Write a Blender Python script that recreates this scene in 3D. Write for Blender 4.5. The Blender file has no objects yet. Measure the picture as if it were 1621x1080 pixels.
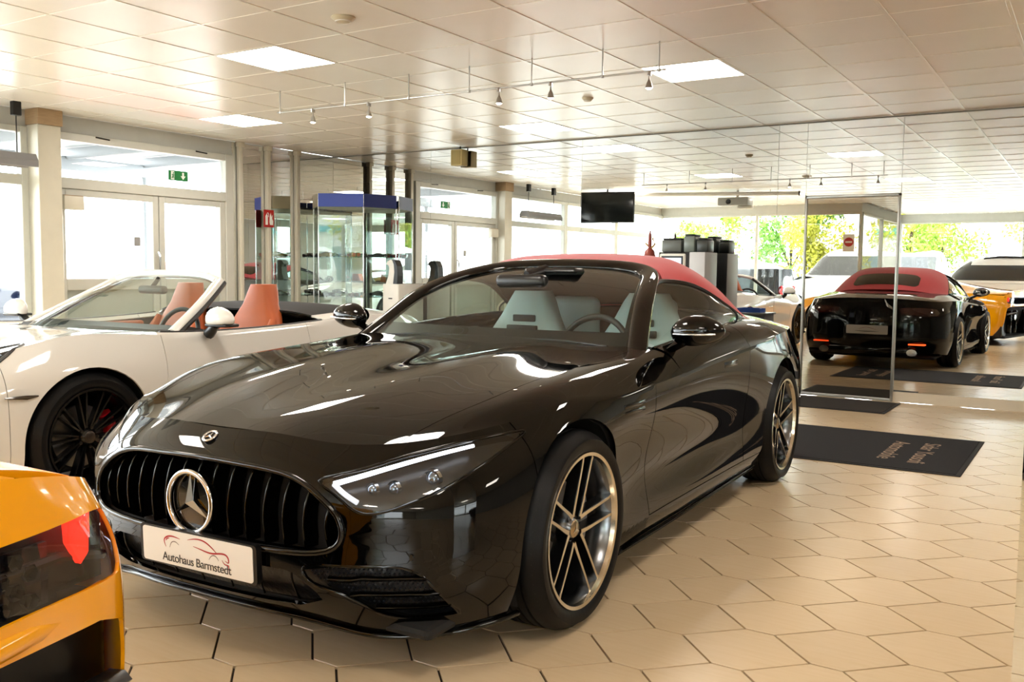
import bpy, bmesh, math, random
import numpy as np
from mathutils import Matrix, Vector

random.seed(7)
rng = np.random.default_rng(7)
SC = bpy.context.scene
COL = SC.collection
PI = math.pi

# ------------------------------------------------------------------ camera, world, exposure
H = 2.772          # ceiling height
YM = 9.65          # plane of the mirrored far wall
XL = -9.05         # left wall
XR = 5.2           # right wall
YB = -1.78         # window wall left behind the camera
XJ = -4.4          # there the room steps back ...
YB2 = -6.4         # ... to a second window wall
cam_d = bpy.data.cameras.new('camera')
cam = bpy.data.objects.new('camera', cam_d)
COL.objects.link(cam)
cam_d.sensor_width = 36.0
cam_d.lens = 1469.57 / 1621 * 36.0
cam_d.clip_start = 0.05
cam_d.clip_end = 300
cam.matrix_world = Matrix(((0.845359, -0.050721, 0.531786, 0), (0.534076, 0.058842, -0.843387, 0),
                           (0.011486, 0.996978, 0.076831, 1.25), (0, 0, 0, 1)))
SC.camera = cam

world = bpy.data.worlds.new('sky')
SC.world = world
world.use_nodes = True
wn = world.node_tree
wn.nodes.clear()
w_out = wn.nodes.new('ShaderNodeOutputWorld')
w_bg = wn.nodes.new('ShaderNodeBackground')
w_bg.inputs['Color'].default_value = (0.95, 0.98, 1.0, 1)
w_bg.inputs['Strength'].default_value = 6.5
wn.links.new(w_bg.outputs[0], w_out.inputs[0])

SC.view_settings.view_transform = 'Standard'
SC.view_settings.look = 'None'
SC.view_settings.exposure = 1.05
SC.view_settings.gamma = 1.0
SC.view_settings.use_curve_mapping = False
LAMP_STRENGTH = 15.0
SC.cycles.max_bounces = 8
SC.cycles.diffuse_bounces = 3
SC.cycles.glossy_bounces = 5
SC.cycles.transmission_bounces = 6
SC.cycles.transparent_max_bounces = 12
SC.cycles.caustics_reflective = False
SC.cycles.caustics_refractive = False
SC.cycles.sample_clamp_indirect = 6.0
SC.cycles.use_denoising = True
SC.cycles.use_adaptive_sampling = True
SC.cycles.adaptive_threshold = 0.02

# ------------------------------------------------------------------ materials
MATS = {}
def srgb(h):
    if isinstance(h, str):
        h = h.lstrip('#')
        c = [int(h[i:i + 2], 16) / 255 for i in (0, 2, 4)]
        return tuple((x / 12.92 if x <= 0.04045 else ((x + 0.055) / 1.055) ** 2.4) for x in c)
    return tuple(h)

def pm(name, color, rough=0.5, metal=0.0, coat=0.0, spec=0.5, var=0.04, scale=8.0, bump=0.0, bscale=60.0, emit=0.0, ecol=None,
       stretch=None, aniso=None, col2=None, sheen=0.0):
    """procedural principled material: a noise drives small colour and roughness changes, another one a fine bump"""
    if name in MATS:
        return MATS[name]
    m = bpy.data.materials.new(name)
    m.use_nodes = True
    nt = m.node_tree
    b = nt.nodes['Principled BSDF']
    c = srgb(color)
    tc = nt.nodes.new('ShaderNodeTexCoord')
    mp = nt.nodes.new('ShaderNodeMapping')
    nt.links.new(tc.outputs['Object'], mp.inputs[0])
    if stretch:
        mp.inputs['Scale'].default_value = stretch
    nz = nt.nodes.new('ShaderNodeTexNoise')
    nz.inputs['Scale'].default_value = scale
    nz.inputs['Detail'].default_value = 3.0
    nt.links.new(mp.outputs[0], nz.inputs['Vector'])
    mx = nt.nodes.new('ShaderNodeMix')
    mx.data_type = 'RGBA'
    c2 = srgb(col2) if col2 else tuple(x * (1 - var * 2) for x in c)
    c1 = c if col2 else tuple(min(1, x * (1 + var)) for x in c)
    mx.inputs[6].default_value = (*c1, 1)
    mx.inputs[7].default_value = (*c2, 1)
    nt.links.new(nz.outputs['Fac'], mx.inputs[0])
    nt.links.new(mx.outputs[2], b.inputs['Base Color'])
    b.inputs['Metallic'].default_value = metal
    b.inputs['Roughness'].default_value = rough
    b.inputs['Specular IOR Level'].default_value = spec
    b.inputs['Coat Weight'].default_value = coat
    b.inputs['Coat Roughness'].default_value = 0.02
    b.inputs['Sheen Weight'].default_value = sheen
    if bump > 0:
        n2 = nt.nodes.new('ShaderNodeTexNoise')
        n2.inputs['Scale'].default_value = bscale
        nt.links.new(mp.outputs[0], n2.inputs['Vector'])
        bp = nt.nodes.new('ShaderNodeBump')
        bp.inputs['Strength'].default_value = bump
        bp.inputs['Distance'].default_value = 0.003
        nt.links.new(n2.outputs['Fac'], bp.inputs['Height'])
        nt.links.new(bp.outputs[0], b.inputs['Normal'])
    if emit > 0:
        b.inputs['Emission Color'].default_value = (*(srgb(ecol) if ecol else c), 1)
        b.inputs['Emission Strength'].default_value = emit
    MATS[name] = m
    return m

def glassm(name, tint=(0.8, 0.86, 0.84), ior=1.45, gloss=1.0):
    """thin glass: fresnel mix of clear transmission and mirror reflection"""
    if name in MATS:
        return MATS[name]
    m = bpy.data.materials.new(name)
    m.use_nodes = True
    nt = m.node_tree
    nt.nodes.clear()
    o = nt.nodes.new('ShaderNodeOutputMaterial')
    mix = nt.nodes.new('ShaderNodeMixShader')
    tr = nt.nodes.new('ShaderNodeBsdfTransparent')
    gl = nt.nodes.new('ShaderNodeBsdfGlossy')
    lw = nt.nodes.new('ShaderNodeLayerWeight')
    lw.inputs['Blend'].default_value = 0.5
    pw = nt.nodes.new('ShaderNodeMath'); pw.operation = 'POWER'; pw.inputs[1].default_value = 5.0
    f0 = ((ior - 1) / (ior + 1)) ** 2 * 1.6
    fr = nt.nodes.new('ShaderNodeMath'); fr.operation = 'MULTIPLY_ADD'
    fr.inputs[1].default_value = 1 - f0; fr.inputs[2].default_value = f0
    nt.links.new(lw.outputs['Facing'], pw.inputs[0]); nt.links.new(pw.outputs[0], fr.inputs[0])
    gl.inputs['Roughness'].default_value = 0.0
    gl.inputs['Color'].default_value = (gloss, gloss, gloss, 1)
    tc = nt.nodes.new('ShaderNodeTexCoord')
    nz = nt.nodes.new('ShaderNodeTexNoise')
    nz.inputs['Scale'].default_value = 2.0
    nt.links.new(tc.outputs['Object'], nz.inputs['Vector'])
    mx = nt.nodes.new('ShaderNodeMix')
    mx.data_type = 'RGBA'
    mx.inputs[6].default_value = (*tint, 1)
    mx.inputs[7].default_value = (*[t * 0.985 for t in tint], 1)
    nt.links.new(nz.outputs['Fac'], mx.inputs[0])
    nt.links.new(mx.outputs[2], tr.inputs['Color'])
    nt.links.new(fr.outputs[0], mix.inputs[0])
    nt.links.new(tr.outputs[0], mix.inputs[1])
    nt.links.new(gl.outputs[0], mix.inputs[2])
    nt.links.new(mix.outputs[0], o.inputs[0])
    MATS[name] = m
    return m

# ------------------------------------------------------------------ mesh helpers
def link(o, parent=None):
    COL.objects.link(o)
    if parent is not None:
        o.parent = parent
    return o

def tag(o, label=None, cat=None, group=None, kind=None):
    if label: o['label'] = label
    if cat: o['category'] = cat
    if group: o['group'] = group
    if kind: o['kind'] = kind
    return o

def empty(name, loc=(0, 0, 0), rz=0.0, label=None, cat=None, group=None, kind=None):
    o = bpy.data.objects.new(name, None)
    o.empty_display_size = 0.1
    COL.objects.link(o)
    o.location = loc
    o.rotation_euler = (0, 0, rz)
    return tag(o, label, cat, group, kind)

def mesh_of(name, V, F, smooth=None):
    me = bpy.data.meshes.new(name)
    me.from_pydata([tuple(map(float, v)) for v in V], [], [tuple(int(i) for i in f) for f in F])
    if smooth is not None:
        me.shade_smooth()
        me.set_sharp_from_angle(angle=math.radians(smooth))
    me.update()
    return me

def mk(name, V, F, mat, parent=None, smooth=None, label=None):
    me = mesh_of(name, V, F, smooth)
    me.materials.append(mat)
    o = bpy.data.objects.new(name, me)
    link(o, parent)
    if label:
        o['label'] = label
    return o

class MB:
    """mesh builder: collects shapes, builds one object"""
    def __init__(s):
        s.V = []; s.F = []
    def add(s, V, F):
        n = len(s.V)
        s.V.extend([tuple(v) for v in V]); s.F.extend([tuple(i + n for i in f) for f in F])
        return s
    def box(s, x0, x1, y0, y1, z0, z1):
        V = [(x, y, z) for x in (x0, x1) for y in (y0, y1) for z in (z0, z1)]
        return s.add(V, [(0, 1, 3, 2), (4, 6, 7, 5), (0, 4, 5, 1), (2, 3, 7, 6), (0, 2, 6, 4), (1, 5, 7, 3)])
    def bbox(s, x0, x1, y0, y1, z0, z1, b=0.01, seg=2):
        bm = bmesh.new()
        bmesh.ops.create_cube(bm, size=1.0)
        for v in bm.verts:
            v.co = Vector(((x0 + x1) / 2 + v.co.x * (x1 - x0), (y0 + y1) / 2 + v.co.y * (y1 - y0), (z0 + z1) / 2 + v.co.z * (z1 - z0)))
        bmesh.ops.bevel(bm, geom=bm.edges[:], offset=b, segments=seg, profile=0.5, affect='EDGES')
        s.bm(bm); return s
    def bm(s, bm):
        bm.verts.ensure_lookup_table(); bm.verts.index_update()
        s.add([v.co[:] for v in bm.verts], [[v.index for v in f.verts] for f in bm.faces]); bm.free(); return s
    def prism(s, poly, z0, z1, axis=2):
        n = len(poly)
        def p(q, z):
            return (q[0], q[1], z) if axis == 2 else ((q[0], z, q[1]) if axis == 1 else (z, q[0], q[1]))
        V = [p(q, z0) for q in poly] + [p(q, z1) for q in poly]
        F = [tuple(range(n))[::-1], tuple(range(n, 2 * n))] + [(i, (i + 1) % n, n + (i + 1) % n, n + i) for i in range(n)]
        return s.add(V, F)
    def tube(s, pts, r, n=8, closed=False, caps=True, flat=None, up=(0, 0, 1)):
        """sweep of a circle / ellipse (flat = width factor across up) along points"""
        P = np.array(pts, float); m = len(P)
        R = np.full(m, r) if np.isscalar(r) else np.array(r, float)
        T = np.roll(P, -1, 0) - np.roll(P, 1, 0) if closed else np.gradient(P, axis=0)
        T /= np.linalg.norm(T, axis=1)[:, None] + 1e-12
        U = np.array(up, float)
        V = []
        for i in range(m):
            a = np.cross(T[i], U); la = np.linalg.norm(a)
            if la < 1e-4:
                a = np.cross(T[i], np.array([1.0, 0.03, 0.02])); la = np.linalg.norm(a)
            a /= la; b = np.cross(a, T[i])
            for k in range(n):
                t = 2 * PI * k / n
                ca, sa = math.cos(t), math.sin(t)
                if flat: ca *= flat
                V.append(P[i] + R[i] * (ca * a + sa * b))
        F = []
        for i in range(m if closed else m - 1):
            for k in range(n):
                j = (i + 1) % m
                F.append((i * n + k, i * n + (k + 1) % n, j * n + (k + 1) % n, j * n + k))
        if caps and not closed:
            F.append(tuple(range(n))); F.append(tuple(range((m - 1) * n, m * n))[::-1])
        return s.add(V, F)
    def lathe(s, prof, n=48, axis='z', c=(0, 0, 0), closed=False):
        """profile points (radius, height) around an axis"""
        m = len(prof); V = []
        for k in range(n):
            t = 2 * PI * k / n
            for r, h in prof:
                x, y = r * math.cos(t), r * math.sin(t)
                V.append((c[0] + x, c[1] + y, c[2] + h) if axis == 'z' else ((c[0] + x, c[1] + h, c[2] + y) if axis == 'y' else (c[0] + h, c[1] + x, c[2] + y)))
        F = []
        for k in range(n):
            k2 = (k + 1) % n
            for j in range(m if closed else m - 1):
                j2 = (j + 1) % m
                q = (k * m + j, k2 * m + j, k2 * m + j2, k * m + j2)
                F.append(q if axis != 'y' else q[::-1])
        return s.add(V, F)
    def disc(s, c, r, n=32, axis='y', sgn=1):
        V = []
        for k in range(n):
            t = 2 * PI * k / n; x, y = r * math.cos(t), r * math.sin(t)
            V.append((c[0] + x, c[1], c[2] + y) if axis == 'y' else ((c[0] + x, c[1] + y, c[2]) if axis == 'z' else (c[0], c[1] + x, c[2] + y)))
        f = tuple(range(n))
        return s.add(V, [f if sgn > 0 else f[::-1]])
    def ball(s, c, r, n=12, sc=(1, 1, 1)):
        bm = bmesh.new()
        bmesh.ops.create_uvsphere(bm, u_segments=n * 2, v_segments=n, radius=1)
        for v in bm.verts:
            v.co = Vector((c[0] + v.co.x * r * sc[0], c[1] + v.co.y * r * sc[1], c[2] + v.co.z * r * sc[2]))
        return s.bm(bm)
    def mirror_y(s):
        n = len(s.V)
        s.V += [(v[0], -v[1], v[2]) for v in s.V[:n]]; s.F += [tuple(i + n for i in f[::-1]) for f in s.F[:]]
        return s
    def move(s, M):
        s.V = [tuple(M @ Vector(v)) for v in s.V]; return s
    def build(s, name, mat, parent=None, smooth=None, label=None):
        return mk(name, s.V, s.F, mat, parent, smooth, label)

def copy_tree(o, parent=None):
    c = o.copy(); COL.objects.link(c); c.parent = parent
    for ch in list(o.children):
        copy_tree(ch, c)
    return c

def text_mesh(body, size, mat, parent, name='lettering', M=None, extrude=0.0008, align='CENTER', spacing=1.0):
    cu = bpy.data.curves.new(name, 'FONT')
    cu.body = body; cu.size = size; cu.align_x = align; cu.align_y = 'CENTER'; cu.extrude = extrude; cu.space_character = spacing
    to = bpy.data.objects.new(name, cu)
    COL.objects.link(to)
    dg = bpy.context.evaluated_depsgraph_get()
    me = bpy.data.meshes.new_from_object(to.evaluated_get(dg))
    bpy.data.objects.remove(to); bpy.data.curves.remove(cu)
    if M is not None:
        me.transform(M)
    me.materials.clear(); me.materials.append(mat)
    o = bpy.data.objects.new(name, me)
    link(o, parent)
    return o

# ---- spline patches
def spl_w(t, e):
    """weights of a natural cubic spline with knots t at positions e"""
    n = len(t); h = np.diff(t)
    A = np.zeros((n, n)); B = np.zeros((n, n)); A[0, 0] = A[-1, -1] = 1
    for i in range(1, n - 1):
        A[i, i - 1] = h[i - 1]; A[i, i] = 2 * (h[i - 1] + h[i]); A[i, i + 1] = h[i]
        B[i, i - 1] = 6 / h[i - 1]; B[i, i] = -6 / h[i - 1] - 6 / h[i]; B[i, i + 1] = 6 / h[i]
    Mm = np.linalg.solve(A, B)
    k = np.clip(np.searchsorted(t, e, side='right') - 1, 0, n - 2)
    W = np.zeros((len(e), n)); I = np.eye(n)
    for r, (x, i) in enumerate(zip(e, k)):
        a = (t[i + 1] - x); b = (x - t[i]); hh = h[i]
        W[r] = Mm[i] * a ** 3 / (6 * hh) + Mm[i + 1] * b ** 3 / (6 * hh) + (I[i] / hh - Mm[i] * hh / 6) * a + (I[i + 1] / hh - Mm[i + 1] * hh / 6) * b
    return W

def knots(N):
    d = np.linalg.norm(np.diff(N, axis=0), axis=-1)
    d = d.reshape(d.shape[0], -1).mean(1) if d.ndim > 1 else d
    return np.r_[0, np.cumsum(np.maximum(d, 1e-4) ** 0.8)]

def sub(t, k, lo=0, hi=None):
    hi = len(t) - 1 if hi is None else hi
    out = []
    for i in range(lo, hi):
        out += list(np.linspace(t[i], t[i + 1], k, endpoint=False))
    return np.array(out + [t[hi]])

def spatch(net, ku, kv, mu0=False, mu1=False, mv0=False, mv1=False):
    """smooth surface through a control net; m.. = mirror the net in y across that edge so the seam is smooth"""
    N = np.array(net, float); fl = np.array([1, -1, 1.0])
    lu = lv = 0; hu, hv = N.shape[0] - 1, N.shape[1] - 1
    if mu0: N = np.concatenate([N[2:0:-1] * fl, N], 0); lu += 2; hu += 2
    if mu1: N = np.concatenate([N, N[-2:-4:-1] * fl], 0)
    if mv0: N = np.concatenate([N[:, 2:0:-1] * fl, N], 1); lv += 2; hv += 2
    if mv1: N = np.concatenate([N, N[:, -2:-4:-1] * fl], 1)
    tu = knots(N); tv = knots(N.transpose(1, 0, 2))
    Wu = spl_w(tu, sub(tu, ku, lu, hu)); Wv = spl_w(tv, sub(tv, kv, lv, hv))
    return np.einsum('ai,ijc,bj->abc', Wu, N, Wv)

def scurve(pts, k=8, closed=False):
    N = np.array(pts, float)
    if closed:
        N = np.concatenate([N[-3:], N, N[:3]], 0)
        t = knots(N); e = sub(t, k, 3, len(N) - 3)
        return (spl_w(t, e) @ N)[:-1]
    t = knots(N)
    return spl_w(t, sub(t, k)) @ N

def gridmesh(G, flip=False):
    a, b = G.shape[:2]
    V = G.reshape(-1, 3)
    F = []
    for i in range(a - 1):
        for j in range(b - 1):
            q = (i * b + j, (i + 1) * b + j, (i + 1) * b + j + 1, i * b + j + 1)
            F.append(q[::-1] if flip else q)
    return V.copy(), F

def clip(V, F, f):
    """keep the part of a mesh where the field f(points) >= 0, cutting the crossed faces"""
    V = np.asarray(V, float)
    s = f(V)
    ins = s >= 0
    out = []; nv = []; cache = {}
    n0 = len(V)
    def cut(a, b):
        key = (a, b) if a < b else (b, a)
        if key not in cache:
            t = s[a] / (s[a] - s[b])
            nv.append(V[a] + t * (V[b] - V[a])); cache[key] = n0 + len(nv) - 1
        return cache[key]
    for fc in F:
        c = [ins[i] for i in fc]
        if all(c): out.append(fc)
        elif any(c):
            poly = []
            m = len(fc)
            for k in range(m):
                a, b = fc[k], fc[(k + 1) % m]
                if ins[a]: poly.append(a)
                if ins[a] != ins[b]: poly.append(cut(a, b))
            if len(poly) >= 3: out.append(tuple(poly))
    V2 = np.concatenate([V, np.array(nv).reshape(-1, 3)]) if nv else V
    used = sorted({i for fc in out for i in fc})
    mp = {k: i for i, k in enumerate(used)}
    return V2[used], [tuple(mp[i] for i in fc) for fc in out]

def poly_sd(P, poly):
    """signed distance of 2D points to a polygon, positive outside"""
    P = np.asarray(P, float); Q = np.asarray(poly, float)
    d = np.full(len(P), 1e9); inside = np.zeros(len(P), bool)
    for i in range(len(Q)):
        a, b = Q[i], Q[(i + 1) % len(Q)]
        ab = b - a; t = np.clip(((P - a) @ ab) / (ab @ ab + 1e-12), 0, 1)
        d = np.minimum(d, np.linalg.norm(P - (a + t[:, None] * ab), axis=1))
        c = ((a[1] > P[:, 1]) != (b[1] > P[:, 1])) & (P[:, 0] < (b[0] - a[0]) * (P[:, 1] - a[1]) / (b[1] - a[1] + 1e-15) + a[0])
        inside ^= c
    return np.where(inside, -d, d)

def vnormals(V, F):
    V = np.asarray(V); N = np.zeros_like(V)
    for fc in F:
        a, b, c = V[fc[0]], V[fc[1]], V[fc[2]]
        n = np.cross(b - a, c - a)
        if len(fc) > 3:
            n = n + np.cross(c - a, V[fc[3]] - a)
        for i in fc: N[i] += n
    return N / (np.linalg.norm(N, axis=1)[:, None] + 1e-12)

def weld(parts, tol=4e-4):
    V = np.concatenate([p[0] for p in parts]); F = []; o = 0
    for p in parts:
        F += [tuple(i + o for i in f) for f in p[1]]; o += len(p[0])
    key = {}; mp = np.zeros(len(V), int); nv = []
    for i, v in enumerate(np.round(V / tol).astype(int)):
        k = tuple(v)
        hit = None
        for dx in (0, -1, 1):
            for dy in (0, -1, 1):
                for dz in (0, -1, 1):
                    hit = key.get((k[0] + dx, k[1] + dy, k[2] + dz))
                    if hit is not None: break
                if hit is not None: break
            if hit is not None: break
        if hit is None:
            hit = len(nv); nv.append(V[i]); key[k] = hit
        mp[i] = hit
    F2 = []
    for f in F:
        g = []
        for i in f:
            j = int(mp[i])
            if not g or g[-1] != j: g.append(j)
        if len(g) > 1 and g[0] == g[-1]: g.pop()
        if len(g) >= 3: F2.append(tuple(g))
    return np.array(nv), F2

def flange(V, F, depth=0.012):
    """turn the open borders of a panel inwards so that it has a visible thickness"""
    cnt = {}
    for f in F:
        for k in range(len(f)):
            a, b = f[k], f[(k + 1) % len(f)]
            cnt[(a, b)] = cnt.get((a, b), 0) + 1
    N = vnormals(V, F); V = [tuple(v) for v in V]; F = list(F); idx = {}
    def dup(i):
        if i not in idx:
            p = np.array(V[i]); V.append(tuple(p)); V.append(tuple(p - depth * N[i])); idx[i] = len(V) - 2
        return idx[i]
    for (a, b) in list(cnt):
        if (b, a) not in cnt:
            i, j = dup(a), dup(b)
            F.append((j, i, i + 1, j + 1))
    return V, F

def flipy(V, F):
    V = np.asarray(V, float).copy(); V[:, 1] *= -1
    return V, [tuple(f[::-1]) for f in F]

def panel(name, parts, mat, parent, smooth=40, depth=0.012, label=None):
    V, F = weld(parts) if len(parts) > 1 else parts[0]
    V, F = flange(V, F, depth) if depth else (V, F)
    return mk(name, V, F, mat, parent, smooth, label)
# ------------------------------------------------------------------ shared materials
M_white = pm('white_plastic', '#e6e4dd', 0.45)
M_frame = pm('window_frame_paint', '#cbccc4', 0.35, var=0.04)
M_cream = pm('cream_paint', '#d9d5c6', 0.4, var=0.04)
M_greywall = pm('soffit_paint', '#c9cbc6', 0.5, var=0.05)
M_black = pm('black_plastic', '#0b0b0c', 0.35)
M_blackm = pm('black_matte', '#070707', 0.8)
M_rubber = pm('tyre_rubber', '#080809', 0.5, spec=.2, bump=0.25, bscale=40)
M_chrome = pm('chrome', '#d8d8d8', 0.07, metal=1.0)
M_steel = pm('brushed_steel', '#b5b5b3', 0.28, metal=1.0, stretch=(1, 1, 30), scale=20)
M_mirror = pm('mirror_glass', (0.80, 0.815, 0.80), 0.0, metal=1.0, var=0.005, scale=0.7)
M_mirror_tint = pm('bronze_mirror_glass', (0.34, 0.315, 0.27), 0.0, metal=1.0, var=0.01, scale=0.7)
M_pane = glassm('window_glass', (0.95, 0.97, 0.97), 1.3)
M_vglass = glassm('showcase_glass', (0.90, 0.96, 0.94), 1.4)
M_wood = pm('raw_wood', '#b59a78', 0.6, stretch=(1, 1, 12), scale=10, var=0.15)

# ------------------------------------------------------------------ floor
KF = 1.25 / 1.3
FA = np.array([0.2795, 0.1783]) * KF
FB = np.array([0.0016, 0.3551]) * KF
FS = np.array([0.1706, -0.1746]) * KF
FO = np.array([-1.2024, 3.0758]) * KF
floor = MB().box(XL - .05, XR + .05, YB - .05, YM + .05, -.15, -.012).box(XJ - .05, XR + .05, YB2 - .05, YB - .05, -.15, -.012).build('floor', pm('grout', '#2e261f', 0.8, scale=30, var=0.1))
def in_room(x, y, m=0.0):
    return XL - m < x < XR + m and y < YM + m and (y > YB - m or (x > XJ - m and y > YB2 - m))
tag(floor, 'beige hexagonal tiled showroom floor with dark joints', 'floor', kind='structure')

def tile_mat(name, c, c2):
    m = pm(name, c, 0.24, col2=c2, scale=5.0, stretch=(1.0, 9.0, 1.0), spec=0.55, bump=0.05, bscale=9)
    return m
M_tiles = [tile_mat('floor_tile_glaze_a', '#dcc5a3', '#d2b893'), tile_mat('floor_tile_glaze_b', '#dac3a1', '#d0b691'), tile_mat('floor_tile_glaze_c', '#dec7a5', '#d4ba95')]
# one tile: an elongated hexagon spanned by the lattice vectors, set in a 4 mm joint
hexn = [np.zeros(2), FS, FA - FB, FA + FS, FA, FB + FS]
hc = sum(hexn) / 6
def hexpoly():
    pts = []
    n = 6
    P = [h - hc for h in hexn]
    for k in range(n):
        a, b, c = P[k - 1], P[k], P[(k + 1) % n]
        e1 = (b - a) / np.linalg.norm(b - a); e2 = (c - b) / np.linalg.norm(c - b)
        n1 = np.array([-e1[1], e1[0]]); n2 = np.array([-e2[1], e2[0]])
        w = 0.0037
        bis = (n1 + n2); bis = bis / (bis @ bis) * 2 * w
        pts.append(b + bis)
    return pts
HX = hexpoly()
area = sum(HX[i][0] * HX[(i + 1) % 6][1] - HX[(i + 1) % 6][0] * HX[i][1] for i in range(6))
if area < 0: HX = HX[::-1]
def tile_geo():
    mb = MB()
    top = [(p[0] * .996, p[1] * .996, 0.0) for p in HX]; mid = [(p[0], p[1], -0.0012) for p in HX]; bot = [(p[0], p[1], -0.011) for p in HX]
    n = 6
    F = [tuple(range(n))]
    for a in (0, 1):
        for k in range(n):
            F.append((a * n + k, (a + 1) * n + k, (a + 1) * n + (k + 1) % n, a * n + (k + 1) % n))
    mb.add(top + mid + bot, F)
    return mb
CM = np.array(cam.matrix_world.inverted())
def to_px(P):
    c = CM @ np.array([P[0], P[1], P[2], 1.0])
    if c[2] > -0.05: return None
    return (810.5 + 1469.57 * c[0] / -c[2], 540 - 1469.57 * c[1] / -c[2])
tg = tile_geo()
tile_me = []
for m_ in M_tiles:
    me = mesh_of('floor_tile', tg.V, tg.F); me.materials.append(m_); tile_me.append(me)
cells = []
for i in range(-60, 60):
    for r in range(-60, 60):
        c = FO + i * FA + r * FB + hc
        if in_room(c[0], c[1], .1):
            cells.append((c, i, r))
def hidden_tile(c):
    return (-3.2 < c[0] < -1.72 and 2.6 < c[1] < 6.2) or (-6.3 < c[0] < -4.6 and 2.0 < c[1] < 6.5) or (c[0] < -1.5 and c[1] < 1.35)
scored = []
for c, i, r in cells:
    q = to_px((c[0], c[1], 0))
    vis = q is not None and -60 < q[0] < 1680 and 380 < q[1] < 1140 and not hidden_tile(c)
    scored.append((0 if vis else 1, math.hypot(c[0], c[1]), c, i, r))
scored.sort(key=lambda s: (s[0], s[1]))
stuffV = MB()
for n, (v, d, c, i, r) in enumerate(scored):
    full = all(in_room(c[0] + sx, c[1] + sy) for sx in (-.2, .2) for sy in (-.2, .2))
    if n < 298 and v == 0 and full:
        o = bpy.data.objects.new('floor_tile', tile_me[(i * 7 + r * 5) % 3]); link(o, floor)
        o.location = (c[0], c[1], 0.0006 * (((i * 13 + r * 29) % 5) / 4 - 0.5))
    else:
        yl = YB2 if c[0] > XJ else YB; xl = XL if c[1] > YB else XJ
        V = [(min(max(x + c[0], xl), XR), min(max(y + c[1], yl), YM), z) for x, y, z in tg.V]
        stuffV.add(V, tg.F)
so = stuffV.build('floor_tile_field', M_tiles[0], floor); so['kind'] = 'stuff'

# ------------------------------------------------------------------ ceiling
GX, GY, GS = -3.0115, 4.644, 0.625
M_ceil = pm('ceiling_panel_enamel', '#efebe3', 0.27, spec=0.5, var=0.02, scale=3, bump=0.05, bscale=4)
M_tbar = pm('ceiling_bar_enamel', '#f6f3ec', 0.2, spec=0.6)
ceiling = MB().box(XL - .1, XR + .1, YB - .1, YM + .1, H + .03, H + .15).box(XJ - .1, XR + .1, YB2 - .1, YB - .1, H + .03, H + .15).build('ceiling', pm('ceiling_slab', '#8f8a80', 0.8))
tag(ceiling, 'white suspended ceiling of square metal panels in a light grid', 'ceiling', kind='structure')
lamps = [(-4, 0), (0, 3), (-8, 3), (0, -3), (-8, -3), (4, 0), (-4, -6), (4, -6), (-4, 6), (8, 3), (8, -3), (4, -12), (8, -12)]
i0, i1 = int(math.floor((XL - GX) / GS)), int(math.ceil((XR - GX) / GS))
j0, j1 = int(math.floor((YB2 - GY) / GS)), int(math.ceil((YM - GY) / GS))
pan_me = mesh_of('ceiling_panel', *(lambda m: (m.V, m.F))(MB().bbox(-.305, .305, -.305, .305, 0, .012, .004, 1)))
pan_me.materials.append(M_ceil)
pst = MB(); npan = 0
order = []
for i in range(i0, i1):
    for j in range(j0, j1):
        cx, cy = GX + (i + .5) * GS, GY + (j + .5) * GS
        q = to_px((cx, cy, H)); vis = q is not None and -80 < q[0] < 1700 and -60 < q[1] < 1080
        order.append((0 if vis else 1, math.hypot(cx, cy), i, j))
order.sort()
for v, d, i, j in order:
    if (i, j) in lamps: continue
    cx, cy = GX + (i + .5) * GS, GY + (j + .5) * GS
    x0, x1 = max(GX + i * GS, XL if cy > YB - GS / 2 else XJ), min(GX + (i + 1) * GS, XR); y0, y1 = max(GY + j * GS, YB if cx < XJ else YB2), min(GY + (j + 1) * GS, YM)
    if x1 - x0 < .03 or y1 - y0 < .03: continue
    if x1 - x0 > .62 and y1 - y0 > .62 and npan < 298:
        o = bpy.data.objects.new('ceiling_panel', pan_me); link(o, ceiling)
        o.location = ((x0 + x1) / 2, (y0 + y1) / 2, H); npan += 1
        o.rotation_euler = (rng.normal(0, .0012), rng.normal(0, .0012), 0)
    else:
        pst.box(x0 + .008, x1 - .008, y0 + .008, y1 - .008, H, H + .012)
pst.build('ceiling_panel_edge', M_ceil, ceiling)['kind'] = 'stuff'
for i in range(i0 + 1, i1):
    MB().bbox(GX + i * GS - .012, GX + i * GS + .012, YB if GX + i * GS < XJ else YB2, YM, H - .004, H + .02, .002, 1).build('grid_bar', M_tbar, ceiling)
for j in range(j0 + 1, j1):
    MB().bbox(XL if GY + j * GS > YB else XJ, XR, GY + j * GS - .010, GY + j * GS + .010, H - .003, H + .02, .002, 1).build('grid_bar', M_tbar, ceiling)
M_lamp = pm('lamp_diffuser', '#fff4e0', 0.4, emit=LAMP_STRENGTH, ecol='#fff5e9')
lampl = {(4, -12): 'square ceiling light panel above the white off-road coupe', (8, -12): 'square ceiling light panel above the tail of the white off-road coupe', (0, -3): 'square ceiling light panel just behind the rail in the mirror, above the black car reflection', (-8, -3): 'square ceiling light panel by the left windows, seen only in the mirror', (4, 0): 'square ceiling light panel overhead beside the mirror column', (-4, -6): 'square ceiling light panel above the yellow supercar', (4, -6): 'square ceiling light panel above the camera', (-4, 6): 'square ceiling light panel directly in front of the mirror wall', (8, 3): 'square ceiling light panel by the far side windows near the mirror wall', (8, -3): 'square ceiling light panel by the far side windows near the camera', (-4, 0): 'bright square ceiling light panel nearest the white convertible', (0, 3): 'bright square ceiling light panel at the end of the spotlight rail', (-8, 3): 'bright square ceiling light panel near the glass entrance doors'}
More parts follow.
